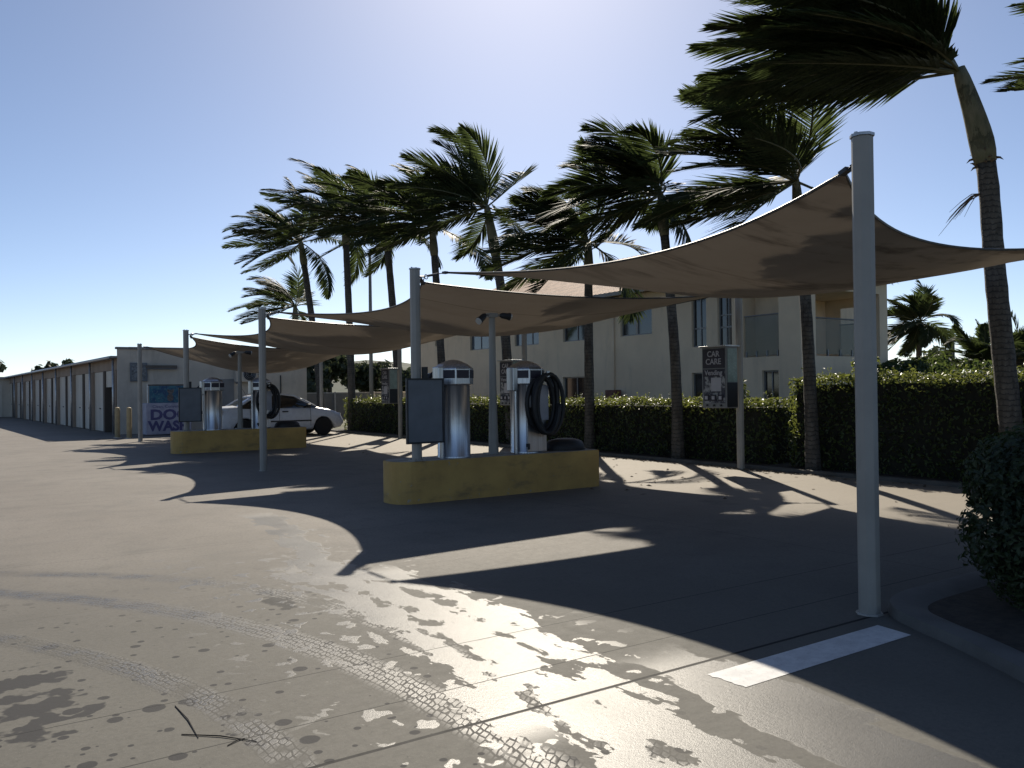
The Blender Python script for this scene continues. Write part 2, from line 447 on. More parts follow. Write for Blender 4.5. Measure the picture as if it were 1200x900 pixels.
# ------------------------------------------------------------------ setting
def sheet(name, x0, x1, y0, y1, z, mat):
    return tag(MB().poly([(x0,y0,z),(x1,y0,z),(x1,y1,z),(x0,y1,z)]).build(name, mat), kind='structure')
sheet('ground', -900, 900, -900, 900, -.012, M['ground'])
# forecourt slab (hedge edge at X = 11.75)
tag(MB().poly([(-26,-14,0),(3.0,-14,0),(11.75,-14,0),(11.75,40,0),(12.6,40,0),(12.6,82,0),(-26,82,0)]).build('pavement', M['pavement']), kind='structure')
# white line, left end worn ragged
random.seed(4)
ln = [(4.63,2.93),(4.60,2.70)]
for i in range(12):
    t = i/11; ln.append((3.17 + .006*math.sin(i*1.9) + random.uniform(-.005,.005) - .02*t, 2.70+.235*t))
tag(MB().poly([(x,y,.0022) for x,y in ln][::-1]).build('road_marking', M['line']), kind='structure')

def sweep_kerb(path, prof):
    b = MB(); n = len(prof); vs = []; fs = []
    P = [Vector((x,y,0)) for x,y in path]
    for i, p in enumerate(P):
        t = (P[min(i+1,len(P)-1)] - P[max(i-1,0)]).normalized(); nr = Vector((t.y,-t.x,0))
        for o, z in prof: vs.append(p + nr*o + Vector((0,0,z)))
    for i in range(len(P)-1):
        for j in range(n-1): fs.append((i*n+j, i*n+j+1, (i+1)*n+j+1, (i+1)*n+j))
    fs.append(tuple(range(n))); fs.append(tuple(reversed([(len(P)-1)*n+j for j in range(n)])))
    b.add(vs, fs); return b
def smooth_path(pts, k=6):
    out = []
    for i in range(len(pts)-1):
        p0, p1, p2, p3 = (Vector(pts[max(i-1,0)]), Vector(pts[i]), Vector(pts[i+1]), Vector(pts[min(i+2,len(pts)-1)]))
        for j in range(k):
            t = j/k
            out.append(tuple(.5*((2*p1)+(-p0+p2)*t+(2*p0-5*p1+4*p2-p3)*t*t+(-p0+3*p1-3*p2+p3)*t**3)))
    out.append(tuple(pts[-1])); return out
kp = smooth_path([(9.5,3.06),(7.0,3.06),(5.9,3.06),(5.30,3.04),(5.02,2.93),(4.86,2.70),(4.68,2.33),(4.36,1.80),(3.9,1.22),(3.3,.6),(2.6,.0),(1.6,-.8)])
kb = sweep_kerb(kp, [(-.19,-.02),(-.19,.005),(-.13,.018),(-.06,.046),(0,.064),(.08,.07),(.13,.062),(.145,.02),(.145,-.02)])
tag(kb.build('kerb', M['kerb'], smooth=True), kind='structure')
gut = sweep_kerb(kp, [(-.46,.004),(-.185,.005)])
tag(gut.build('gutter', simple('gutter_concrete', (.13,.128,.122), .8, 0, .2, 3, .2, 80)), kind='structure')
bed = MB(); inner = []
for i, p in enumerate(kp):
    a, b_ = Vector(kp[max(i-1,0)]), Vector(kp[min(i+1,len(kp)-1)]); t = (b_-a).normalized(); inner.append((p[0]+t.y*.135, p[1]-t.x*.135, .035))
bed.poly(inner + [(9.5,-.8,.035)])
tag(bed.build('garden_bed', M['soil']), kind='structure')
# flush edging and soil strip along the hedge
tag(MB().box(11.75,11.9,-6,30.6,-.05,.06).build('hedge_kerb', M['kerb'], bevel=.015), kind='structure')
sheet('planting_strip', 11.9, 14.4, -6, 30.6, .035, M['soil'])
# litter of dead leaves along the edging
random.seed(9); b = MB()
for i in range(520):
    yy = random.choice([random.uniform(3,25), random.gauss(9.3,.5), random.gauss(13,1.5)]); xx = 11.72 - abs(random.gauss(0,.16)) if random.random() < .8 else random.uniform(7.5,11.7)
    s = random.uniform(.02,.05); a = random.uniform(0,6.28); z = .004; k = random.uniform(.004,.025)
    b.add([(xx+s*math.cos(a),yy+s*math.sin(a),z),(xx+.4*s*math.cos(a+1.6),yy+.4*s*math.sin(a+1.6),z+k),(xx-s*math.cos(a),yy-s*math.sin(a),z+k*.4),(xx-.4*s*math.cos(a+1.6),yy-.4*s*math.sin(a+1.6),z+.001)],[(0,1,2,3)])
tag(b.build('leaf_litter', M['deadleaf']), 'scatter of dry leaves along the hedge edging', 'leaf litter', kind='stuff')

# distant rise beyond the car
hb = MB(); nx = 60
random.seed(2)
for i in range(nx+1):
    t = i/nx; az = R(-75 + 150*t)                   # arc round the site
    d0 = 330; h = 5 + 5*mnoise.noise(Vector((t*7,0,0))) + (9*math.exp(-((t-.43)/.04)**2))
    for d, z in ((260,-1),(d0,h),(d0+150,h+2),(d0+300,-2)):
        hb.v.append((math.sin(HEAD+az)*d, math.cos(HEAD+az)*d, z))
for i in range(nx):
    for j in range(3): hb.f.append((i*4+j, (i+1)*4+j, (i+1)*4+j+1, i*4+j+1))
tag(hb.build('hills', simple('far_scrub', (.05,.06,.04), .95, 0, .4, .05), smooth='all'), kind='structure')

# ------------------------------------------------------------------ shade posts and sails
FRONT_Y = [3.11, 9.62, 15.5, 21.62, 27.95]; FX = [4.83, 5.0, 4.83, 4.83, 4.86]
REAR_Y = [3.4, 9.9, 16.55, 23.35, 30.0]; RX = 11.57
HP, HR = 3.04, 3.3
def shade_post(x, y, h, z0, face, label, group):
    p = thing('shade_post', (x,y,z0), label, 'post', group)
    r = .068; b = MB()
    b.lathe([(r,0),(r,h-z0)], n=8, a0=R(22.5)); b.build('pole', M['post'], p, bevel=.006)
    b = MB(); b.lathe([(r+.008,h-z0),(r+.008,h-z0+.018)], n=8, a0=R(22.5)); b.build('cap_plate', M['galv'], p)
    b = MB(); b.lathe([(.12,0),(.12,.014)], n=4, a0=R(45)) if z0 else b.lathe([(.085,0),(.08,.012)], n=8, a0=R(22.5))
    for a in range(4 if z0 else 0): b.cyl((.085*math.cos(R(45+90*a))*1.1,.085*math.sin(R(45+90*a))*1.1,.014),(.085*math.cos(R(45+90*a))*1.1,.085*math.sin(R(45+90*a))*1.1,.04),.011,n=6)
    b.build('base_plate', M['post'], p)
    for sx, sy in (((face*1.0,.35),) if label.startswith('nearest') else ((face*1.0,.35),(face*1.0,-.35))):
        b = MB(); b.tube([(sx*.06,sy*.06,h-z0-.09),(sx*.12,sy*.12,h-z0-.09)], .012, 6)
        b.tube([Vector((sx*.14,sy*.14,h-z0-.09))+Vector((math.cos(q)*.025*face,0,math.sin(q)*.03)) for q in [i*math.pi/4 for i in range(8)]], .007, 5, closed=True)
        b.build('eye_bolt', M['galv'], p)
    for q in (-.035,.03): MB().cyl((q,.02,h-z0+.018),(q,.02,h-z0+.035),.012,n=6).build('cap_bolt', M['galv'], p)
    return p
fl = ['nearest grey shade post, standing by the kerb and white line', 'grey shade post rising from the near yellow island, behind its grey panel',
      'slim grey shade post standing alone on the ground between the two yellow islands', 'grey shade post rising from the far yellow island', 'farthest front shade post, standing before the dog wash booth']
for k in range(5): shade_post(FX[k], FRONT_Y[k], HP, .55 if k in (1,3) else 0, 1, fl[k], 'shade posts along the lane')
rl = ['rear shade post hidden beyond the right end of the nearest sail', 'beige rear shade post carrying the CAR CARE vending machine', 'rear shade post behind the near hose vacuum',
      'rear shade post at the hedge behind the grey panel', 'rear shade post near the front of the white car']
HRS = (HR,HR,HR,HR,3.05)
for k in range(5): shade_post(RX, REAR_Y[k], HRS[k], 0, -1, rl[k], 'shade posts along the hedge')

def sail(c, label, inw, sag, csag):
    """c: corners front-near, front-far, rear-far, rear-near"""
    A, B, Cc, Dd = [Vector(q) for q in c]; N = 28
    mid = (A+B+Cc+Dd)/4
    def edge(p, q, w, sg, t):
        e = p.lerp(q, t); m_ = (p+q)/2; inn = (mid-m_); inn.z = 0; inn.normalize()
        f = 4*t*(1-t); return e + inn*w*f + Vector((0,0,-sg*f))
    g = []
    for i in range(N+1):
        s = i/N; row = []
        for j in range(N+1):
            t = j/N
            front = edge(A,B,inw[0],sag[0],t); rear = edge(Dd,Cc,inw[2],sag[2],t)
            near = edge(A,Dd,inw[3],sag[3],s); farr = edge(B,Cc,inw[1],sag[1],s)
            bil = A*(1-s)*(1-t)+B*(1-s)*t+Dd*s*(1-t)+Cc*s*t
            p = front*(1-s)+rear*s+near*(1-t)+farr*t-bil
            p.z -= csag*16*s*(1-s)*t*(1-t)
            p.z += .022*mnoise.noise(Vector((p.x*.9,p.y*.9,3)))*min(1,8*s*(1-s)*4*t*(1-t))
            row.append(p)
        g.append(row)
    root = thing('shade_sail', mid, label, 'shade sail', 'shade sails over the wash bays')
    b = MB(); b.add([p-mid for r in g for p in r], [(i*(N+1)+j,i*(N+1)+j+1,(i+1)*(N+1)+j+1,(i+1)*(N+1)+j) for i in range(N) for j in range(N)])
    b.build('cloth', M['sail'], root, smooth='all')
    loop = [g[0][j] for j in range(N)]+[g[i][N] for i in range(N)]+[g[N][j] for j in range(N,0,-1)]+[g[i][0] for i in range(N,0,-1)]
    MB().tube([p-mid for p in loop], .013, 5, closed=True).build('edge_cable', M['dark_metal'], root)
    return root, mid
def tie(root, mid, a, b_):
    a = Vector(a)-mid; b_ = Vector(b_)-mid; d = b_-a; b = MB()
    b.tube([a, a+d*.35], .007, 5); b.tube([a+d*.3, a+d*.75], .016, 6); b.tube([a+d*.7, b_], .007, 5)
    b.obox(a, .07, .05, .03, d.to_track_quat('X','Z').to_matrix())
    b.build('turnbuckle', M['dark_metal'], root)
sl = ['nearest big shade sail with dark stains, tied to the nearest post', 'second shade sail, over the near yellow island', 'third shade sail, between the two yellow islands', 'farthest shade sail, over the far island by the dog wash']
for k in range(4):
    a = (FX[k]+.14, FRONT_Y[k]+(.22 if k==0 else .06), 2.89); b_ = (FX[k+1]+.1, FRONT_Y[k+1]-.62, 2.93)
    c_ = (RX-.42, REAR_Y[k+1]-.40, 3.10 if k < 3 else 2.80); d_ = (RX-.42, REAR_Y[k]+(.40 if k==0 else .08), 3.08)
    root, mid = sail((a,b_,c_,d_), sl[k], (.68,(.34 if k < 3 else .4),.60,(.72 if k == 0 else -.05)), (.14,(.04,.2,.28,.50)[k],(.20,.22,.24,.22)[k],(.18,.13,.14,.3)[k]), (.16,.2,.22,.24)[k])
    tie(root, mid, a, (FX[k]+.1,FRONT_Y[k]+.03,HP-.09)); tie(root, mid, b_, (FX[k+1]+.1,FRONT_Y[k+1]-.03,HP-.09))
    tie(root, mid, c_, (RX-.1,REAR_Y[k+1]-.03,HRS[k+1]-.09)); tie(root, mid, d_, (RX-.1,REAR_Y[k]+.03,HR-.09))

# ------------------------------------------------------------------ islands and vacuums
IZ = .55
def island(x, y, label):
    o = thing('island', (x,y,0), label, 'island', 'yellow vacuum islands')
    L, w, r = 3.35, .64, .26; pts = []
    for cx, cy, a0 in ((r,r,180),(L-.05,.05,270),(L-.05,w-.05,0),(r,w-r,90)):
        rr = r if cx == r else .05
        for i in range(7): a = R(a0+90*i/6); pts.append((cx+rr*math.cos(a), cy+rr*math.sin(a)))
    MB().prism(pts, -.02, IZ-.004).build('plinth', M['yellow'], o, bevel=.012)
    MB().prism([(L/2+(px-L/2)*.985, w/2+(py-w/2)*.95) for px,py in pts], IZ-.006, IZ).build('slab_top', M['concrete_top'], o)
    return o
ISL = [(4.69,9.55,'near yellow concrete island carrying two steel vacuums'), (4.47,21.35,'far yellow concrete island near the parked white car')]
for q in ISL: island(*q)

def loops(c, ax, rx, rz, n, rt, jit, seed, dirv):
    """several turns of hose hung up as an oval; dirv: unit vector along the oval's width"""
    random.seed(seed); pts = []
    for k in range(n*28+1):
        a = 2*math.pi*k/28; turn = k/28
        q = 1 + jit*math.sin(turn*2.1+seed) ; ox = jit*.35*math.sin(turn*1.7)
        pts.append(Vector(c) + Vector(dirv)*(rx*q*math.cos(a)+ox) + Vector((0,0,rz*(1+jit*.5*math.cos(turn*1.3))*math.sin(a))) + Vector(ax)*(turn*rt*1.15 - n*rt*.5))
    return MB().tube(pts, rt, 8)
def vacuum(x, y, label, hose):
    o = thing('vacuum_unit', (x,y,IZ), label, 'vacuum cleaner', 'steel coin vacuums on the islands')
    b = MB(); b.lathe([(.232,0),(.232,.02),(.225,.03),(.225,.98),(.232,.99)], n=32); b.build('canister', M['steel'], o, smooth=True)
    b = MB(); b.lathe([(.275,.98),(.28,1.0),(.28,1.21),(.262,1.225)], n=8, a0=R(22.5)); b.build('hood', M['steel'], o, bevel=.012)
    b = MB(); b.lathe([(.262,1.225),(.2,1.27),(.1,1.315),(.03,1.33)], n=8, a0=R(22.5)); b.build('lid', M['steel'], o, bevel=.01)
    # printed band on the faces of the hood
    b = MB()
    for a in (-90,-45,0,-135):
        m3 = Matrix.Rotation(R(a+90),3,'Z'); b.obox(m3 @ Vector((0,-.263,1.13)), .185, .006, .11, m3)
    b.build('name_band', M['sign_dark'], o)
    b = MB(); b.obox((-.27,-.06,1.06),.09,.16,.34); b.build('cleaner_box', M['steel'], o, bevel=.012)
    b = MB(); b.cyl((-.245,-.1,0),(-.245,-.1,.9),.03,n=10); b.build('suction_pipe', M['steel'], o, smooth=True)
    if hose:
        b = MB(); b.obox((.02,-.235,.5),.34,.03,.96); b.build('front_door', M['steel'], o, bevel=.008)
        b = MB(); b.obox((.13,-.258,.72),.17,.015,.5); b.build('price_plate', M['sign_white'], o)
        b = MB(); b.obox((-.07,-.268,.74),.10,.04,.17); cb = b.build('coin_box', M['galv'], o, bevel=.006)
        MB().obox((-.07,-.29,.77),.012,.006,.05).build('coin_slot', M['car_trim'], cb)
        for zz in (.12,.63):
            b = MB(); b.obox((-.15,-.262,zz),.05,.035,.05); b.obox((-.15,-.285,zz-.035),.03,.02,.05); b.build('padlock', M['dark_metal'], o, bevel=.004)
        loops((.10,-.31,.70),(0,-1,0),.215,.40,6,.032,.15,3,(1,0,0)).build('hose', M['black_rubber'], o, smooth='all')
        b = MB(); b.cyl((.10,-.2,1.07),(.10,-.42,1.1),.02,n=8); b.obox((.1,-.42,1.13),.05,.02,.08); b.build('hose_hook', M['steel'], o)
    else:
        loops((-.16,.27,.78),(0,1,0),.19,.36,3,.03,.1,5,(1,0,0)).build('hose', M['black_rubber'], o, smooth='all')
        b = MB(); b.cyl((-.16,.2,1.12),(-.16,.4,1.14),.02,n=8); b.build('hose_hook', M['steel'], o)
    return o
def flood_pole(x, y, label):
    o = thing('flood_lamp_pole', (x,y,IZ), label, 'lamp pole', 'twin floodlight poles on the islands')
    b = MB(); b.lathe([(.075,0),(.07,.15),(.052,1.0),(.045,1.96)], n=12); b.build('pole', M['post'], o, smooth=True)
    b = MB(); b.box(-.11,.11,-.11,.11,0,.015); b.build('base_plate', M['post'], o)
    b = MB(); b.obox((0,0,1.98),.14,.1,.06); b.tube([(-.07,0,1.98),(-.14,-.02,1.985)],.015,6); b.tube([(.07,0,1.98),(.14,-.02,1.985)],.015,6); b.build('junction_box', M['post'], o)
    for sgn in (-1,1):
        d = Vector((sgn*.8,-.15,-.62)).normalized() if sgn < 0 else Vector((.9,-.1,-.1)).normalized()
        p = Vector((sgn*.12,-.02,1.985)); b = MB()
        b.tube([p, p+d*.04, p+d*.11, p+d*.16], [.022,.042,.046,.058], 14); h = b.build('lamp_head', M['dark_metal'], o, smooth=True)
        MB().tube([p+d*.16, p+d*.185], [.053,.046], 14).build('lens', M['lamp_glass'], h)
    return o
def sign_panel(x, y, z, w, h, label, ph):
    o = thing('grey_panel', (x,y,z), label, 'panel', 'grey panels on the island posts')
    MB().box(-w/2,w/2,-.012,.012,0,h).build('sheet', M['grey_panel'], o, bevel=.004)
    b = MB(); t = .022
    b.box(-w/2-t,-w/2,-.02,.02,-t,h+t); b.box(w/2,w/2+t,-.02,.02,-t,h+t); b.box(-w/2,w/2,-.02,.02,h,h+t); b.box(-w/2,w/2,-.02,.02,-t,0); b.build('frame', M['dark_metal'], o)
    b = MB(); b.box(ph-.03,ph+.03,-.03,.03,h+.02,h+.17); b.build('bracket', M['dark_metal'], o)
    return o
def mound(x, y, label):
    o = thing('rubber_cover', (x,y,IZ), label, 'rubber cover', 'black domed covers on the islands')
    prof = [(.335,0),(.34,.03),(.325,.08),(.29,.125),(.22,.155),(.12,.172),(.02,.176)]
    MB().lathe(prof, n=36, sy=.72).build('dome', M['black_rubber'], o, smooth='all')
    b = MB(); b.lathe([(.35,0),(.35,.025),(.338,.03)], n=36, sy=.72); b.build('rim', M['black_rubber'], o, smooth=True)
    return o
for k, (ix, iy, _) in enumerate(ISL):
    w = ('near','far')[k]
    vacuum(ix+1.0, iy+.30, f'steel cylinder vacuum beside the grey panel on the {w} yellow island', False)
    vacuum(ix+2.22, iy+.32, f'steel vacuum with black hose coil on the {w} yellow island', True)
    flood_pole(ix+1.72, iy+.42, f'slim pole with two floodlights on the {w} yellow island')
    sign_panel(ix+.385, iy+(-.03 if k == 0 else .0)+.0, .80, .50, .80, f'plain grey square panel fixed to the post on the {w} yellow island', .0)
    mound(ix+2.93, iy+.33, f'low black dome at the right end of the {w} yellow island')

# ------------------------------------------------------------------ vending machines on the rear posts
def vending(x, y, label, full):
    o = thing('vending_machine', (x,y,1.09), label, 'vending machine', 'vending machines on the hedge side posts')
    W_, D_, H_ = .56, .30, 1.08                       # width along Y, depth along X; the front faces -X
    MB().box(0,D_,-W_/2,W_/2,0,H_).build('cabinet', M['vend_body'], o, bevel=.01)
    MB().box(-.05,D_+.03,-W_/2-.03,W_/2+.03,H_,H_+.025).build('rain_hood', M['galv'], o, bevel=.004)
    MB().box(.03,D_-.03,-W_/2-.008,-W_/2-.002,.46,H_-.03).build('side_window', M['green_tint'], o)
    MB().box(.02,D_-.02,-W_/2-.008,-W_/2-.002,.02,.45).build('side_panel', M['car_trim'], o)
    MB().box(-.012,-.002,-W_/2+.03,W_/2-.03,.71,H_-.03).build('title_plate', M['sign_dark'], o)
    MB().box(-.010,-.002,-W_/2+.03,W_/2-.03,.09,.69).build('poster', M['photo'], o)
    MB().box(-.013,-.011,-W_/2+.03,W_/2-.03,.56,.69).build('poster_header', M['sign_dark'], o)
    MB().box(-.013,-.011,-.17,.06,.30,.54).build('price_sheet', M['sign_white'], o)
    for k in (-.16,0,.16):
        f = MB().box(-.03,-.010,k-.055,k+.055,.13,.24).build('dispenser', M['sign_dark'], o, bevel=.004)
        MB().box(-.034,-.031,k-.032,k+.032,.155,.215).build('selection_plate', M['sign_white'], f)
        MB().cyl((-.025,k,.05),(0,k,.05),.018,n=10).build('coin_knob', M['dark_metal'], f)
    if full:
        r = (R(90),0,R(-90))
        text('CAR', .145, M['sign_white'], o, (-.016,0,.955), r, bold=.002)
        text('CARE', .145, M['sign_white'], o, (-.016,0,.82), r, bold=.002)
        text('Vending', .125, M['sign_white'], o, (-.017,0,.625), r, bold=.002)
    b = MB(); b.box(D_-.06,D_+.0,-.1,.1,.2,.26); b.box(D_-.06,D_+.0,-.1,.1,.85,.91); b.build('mounting_bracket', M['galv'], o)
    return o
vl = ['dark CAR CARE vending machine with small posters on its front', 'pale vending cabinet behind the near hose vacuum', 'vending cabinet seen end on beside the grey panel at the hedge', 'vending cabinet on the post beside the white car bonnet']
for k in range(1,5):
    if k == 4: continue
    vending(RX-.39, REAR_Y[k]+.24, vl[k-1], True)

# ------------------------------------------------------------------ foliage helpers
def leaf_quad(b, p, n, s, rnd, asp=.5):
    n = (n + Vector((rnd.gauss(0,.55),rnd.gauss(0,.55),rnd.gauss(0,.55)))).normalized()
    u = n.orthogonal().normalized(); a = rnd.uniform(0,6.283)
    u = Matrix.Rotation(a,3,n) @ u; w = n.cross(u); u = u*s; w = w*s*asp
    k = n*s*.18
    i = len(b.v); b.v += [tuple(p-u), tuple(p+w+k), tuple(p+u), tuple(p-w+k)]; b.f.append((i,i+1,i+2,i+3))
def box_hedge(x0, x1, y0, y1, h, n, s, seed, r=.14, top_boost=1.0):
    rnd = random.Random(seed); b = MB()
    lx, ly = x1-x0, y1-y0
    areas = [ly*h, ly*h, lx*h, lx*h, lx*ly*1.5*top_boost]; tot = sum(areas)
    for _ in range(n):
        q = rnd.random()*tot; k = 0
        while q > areas[k] and k < 4: q -= areas[k]; k += 1
        u, w = rnd.random(), rnd.random()
        if k == 0: p = Vector((x0,y0+u*ly,w*h)); nn = Vector((-1,0,.15))
        elif k == 1: p = Vector((x1,y0+u*ly,w*h)); nn = Vector((1,0,.15))
        elif k == 2: p = Vector((x0+u*lx,y0,w*h)); nn = Vector((0,-1,.15))
        elif k == 3: p = Vector((x0+u*lx,y1,w*h)); nn = Vector((0,1,.15))
        else: p = Vector((x0+u*lx,y0+w*ly,h)); nn = Vector((0,0,1))
        d = mnoise.noise(p*1.3)*.09 + mnoise.noise(p*4.1+Vector((5,0,0)))*.05
        dep = abs(rnd.gauss(0,.05))
        # rounded shoulders
        ex = min(p.x-x0, x1-p.x); ez = h-p.z
        p = p + nn*(d - dep)
        if k == 4: p.z -= max(0, .10-ex)*.9; p.z += abs(rnd.gauss(0,.028))
        if k in (0,1) and ez < .1: p -= nn*(.1-ez)*.7
        leaf_quad(b, p, nn, s*rnd.uniform(.6,1.25), rnd)
    for _ in range(int((y1-y0)*26)):
        q = Vector((x0+rnd.uniform(.02,.98)*lx, y0+rnd.random()*ly, h-.03)); u = Vector((rnd.gauss(0,.35),rnd.gauss(0,.35),1)).normalized(); m_ = rnd.choice((2,3,3,4,7))
        for j in range(m_): leaf_quad(b, q+u*(.035*j)+Vector((rnd.gauss(0,.012),rnd.gauss(0,.012),0)), u, s*rnd.uniform(.6,1.0), rnd)
    for _ in range(int((y1-y0)*14)):
        q = Vector((x0, y0+rnd.random()*ly, rnd.uniform(.08,.95)*h)); u = Vector((-1,rnd.gauss(0,.5),rnd.gauss(.3,.4))).normalized()
        for j in range(rnd.choice((2,3,4))): leaf_quad(b, q+u*(.03*j), u, s*rnd.uniform(.6,1.0), rnd)
    return b
def hedge(name, x0, x1, y0, y1, h, n, s, seed, label, cat='hedge'):
    o = thing(name, ((x0+x1)/2,(y0+y1)/2,0), label, cat)
    off = Vector(((x0+x1)/2,(y0+y1)/2,0))
    b = box_hedge(x0,x1,y0,y1,h,n,s,seed); b.v = [(p[0]-off.x,p[1]-off.y,p[2]) for p in b.v]; b.build('foliage', M['hedge_leaf'], o)
    c = MB(); c.box(x0-off.x+.1,x1-off.x-.1,y0-off.y+.1,y1-off.y-.1,0,h-.12); c.build('shade_core', M['hedge_core'], o)  # solid dark box, the hedge's inner shade put into its colour
    return o
hedge('hedge', 12.38, 13.45, 9.9, 29.8, 1.19, 30000, .043, 11, 'long low clipped hedge with sunlit top, between the palms and the white building')
hedge('hedge', 12.32, 13.5, -3.5, 9.45, 1.60, 26000, .04, 12, 'tall clipped hedge with sunlit yellow green top, behind the nearest post')
def clump_plant(b, c, rx, ry, rz, n, s, rnd, lump=.25):
    c = Vector(c)
    for _ in range(n):
        d = Vector((rnd.gauss(0,1),rnd.gauss(0,1),rnd.gauss(0,1))).normalized()
        rr = (1 - abs(rnd.gauss(0,.22)))*(1 + lump*mnoise.noise(d*2.3 + c*3.1))
        p = c + Vector((d.x*rx*rr, d.y*ry*rr, d.z*rz*rr)); leaf_quad(b, p, d, s*rnd.uniform(.6,1.3), rnd)
# near bush in the kerbed bed
rnd = random.Random(31); o = thing('bush', (6.18,2.36,.05), 'dark leafy bush in the kerbed bed beside the nearest post', 'bush')
b = MB(); 
for (cx,cy,cz,rx,ry,rz,n) in ((-.50,.12,.42,.52,.42,.42,5200),(-.42,.16,.78,.52,.40,.32,5000),(.1,.1,.5,.6,.55,.5,3600),(.05,.15,.85,.7,.5,.33,3600),(.9,-.1,.6,.8,.6,.55,3600),(-.1,-.5,.5,.5,.5,.45,2600),(.6,-.6,.5,.6,.5,.45,1800)):
    clump_plant(b, (cx,cy,cz), rx, ry, rz, n, .026, rnd, .22)
for k in range(46):
    a = rnd.uniform(0,6.28); q = Vector((rnd.uniform(-.80,.8), rnd.uniform(-.6,.4), rnd.uniform(.5,1.0))); u = Vector((q.x*.5, q.y*.6, rnd.uniform(.1,.7))).normalized(); q = q - u*.02
    for j in range(5): leaf_quad(b, q+u*(.024*j), u, .026, rnd)
b.build('foliage', M['bush_leaf'], o)
b = MB()
for k in range(26):
    a = rnd.uniform(0,6.28); q = Vector((rnd.uniform(-.6,.8),rnd.uniform(-.5,.3),0)); b.tube([q, q+Vector((.1*math.cos(a),.1*math.sin(a),.4)), q+Vector((.25*math.cos(a),.2*math.sin(a),.85))],[.014,.01,.004],5)
b.build('stems', M['bark'], o)
c = MB(); c.lathe([(.3,.05),(.42,.3),(.44,.6),(.3,.85),(.05,.95)], c=(-.35,.1), n=12, sy=.7); c.lathe([(.3,.05),(.55,.3),(.6,.6),(.4,.9),(.05,1.0)], c=(.5,0), n=12, sy=.8); c.build('shade_core', M['hedge_core'], o, smooth='all')  # solid dark cores, their colour stands in for shade inside the bush

# small shrubs beside and behind the hedges
def shrub(x, y, h, r, n, label, group, seed, spiky=False, mat='shrub_leaf', s=.06):
    rnd = random.Random(seed); o = thing('shrub', (x,y,0), label, 'shrub', group); b = MB(); st = MB()
    for k in range(10):
        a = rnd.uniform(0,6.28); q = Vector((math.cos(a)*r*rnd.uniform(.2,1), math.sin(a)*r*rnd.uniform(.2,1), h*rnd.uniform(.7,1.02)))
        st.tube([(0,0,0), q*.5+Vector((0,0,.1*h)), q],[.02,.012,.005],5)
        clump_plant(b, q*.95, r*.42, r*.42, h*.16 if not spiky else h*.2, n//14, s, rnd, .4)
        clump_plant(b, q*.6, r*.5, r*.5, h*.2, n//18, s, rnd, .4)
    b.build('foliage', M[mat], o); st.build('stems', M['bark'], o); return o
shrub(13.0, 11.55, 1.62, .42, 1500, 'small shrub poking above the low hedge behind the vending machine', None, 41, mat='hedge_leaf', s=.05)
shrub(12.6, 8.15, 1.80, .28, 800, 'tuft of shoots rising from the tall hedge left of the nearest post', None, 42, mat='hedge_leaf', s=.045)
for i, (x, y, h, r, lb) in enumerate(((22.6,13.4,2.05,.7,'bright green shrub at the right corner of the cream building'), (25.5,14.6,2.2,1.2,'wide green shrub under the far wind blown palm'), (26.8,13.3,2.05,1.1,'rounded green shrub below the distant power pole'), (28.0,12.2,1.75,1.0,'green shrub left of the bushy palm beside the nearest palm trunk'))):
    shrub(x, y, h, r, 2600, lb, 'shrubs beyond the tall hedge', 50+i, True, s=.09)

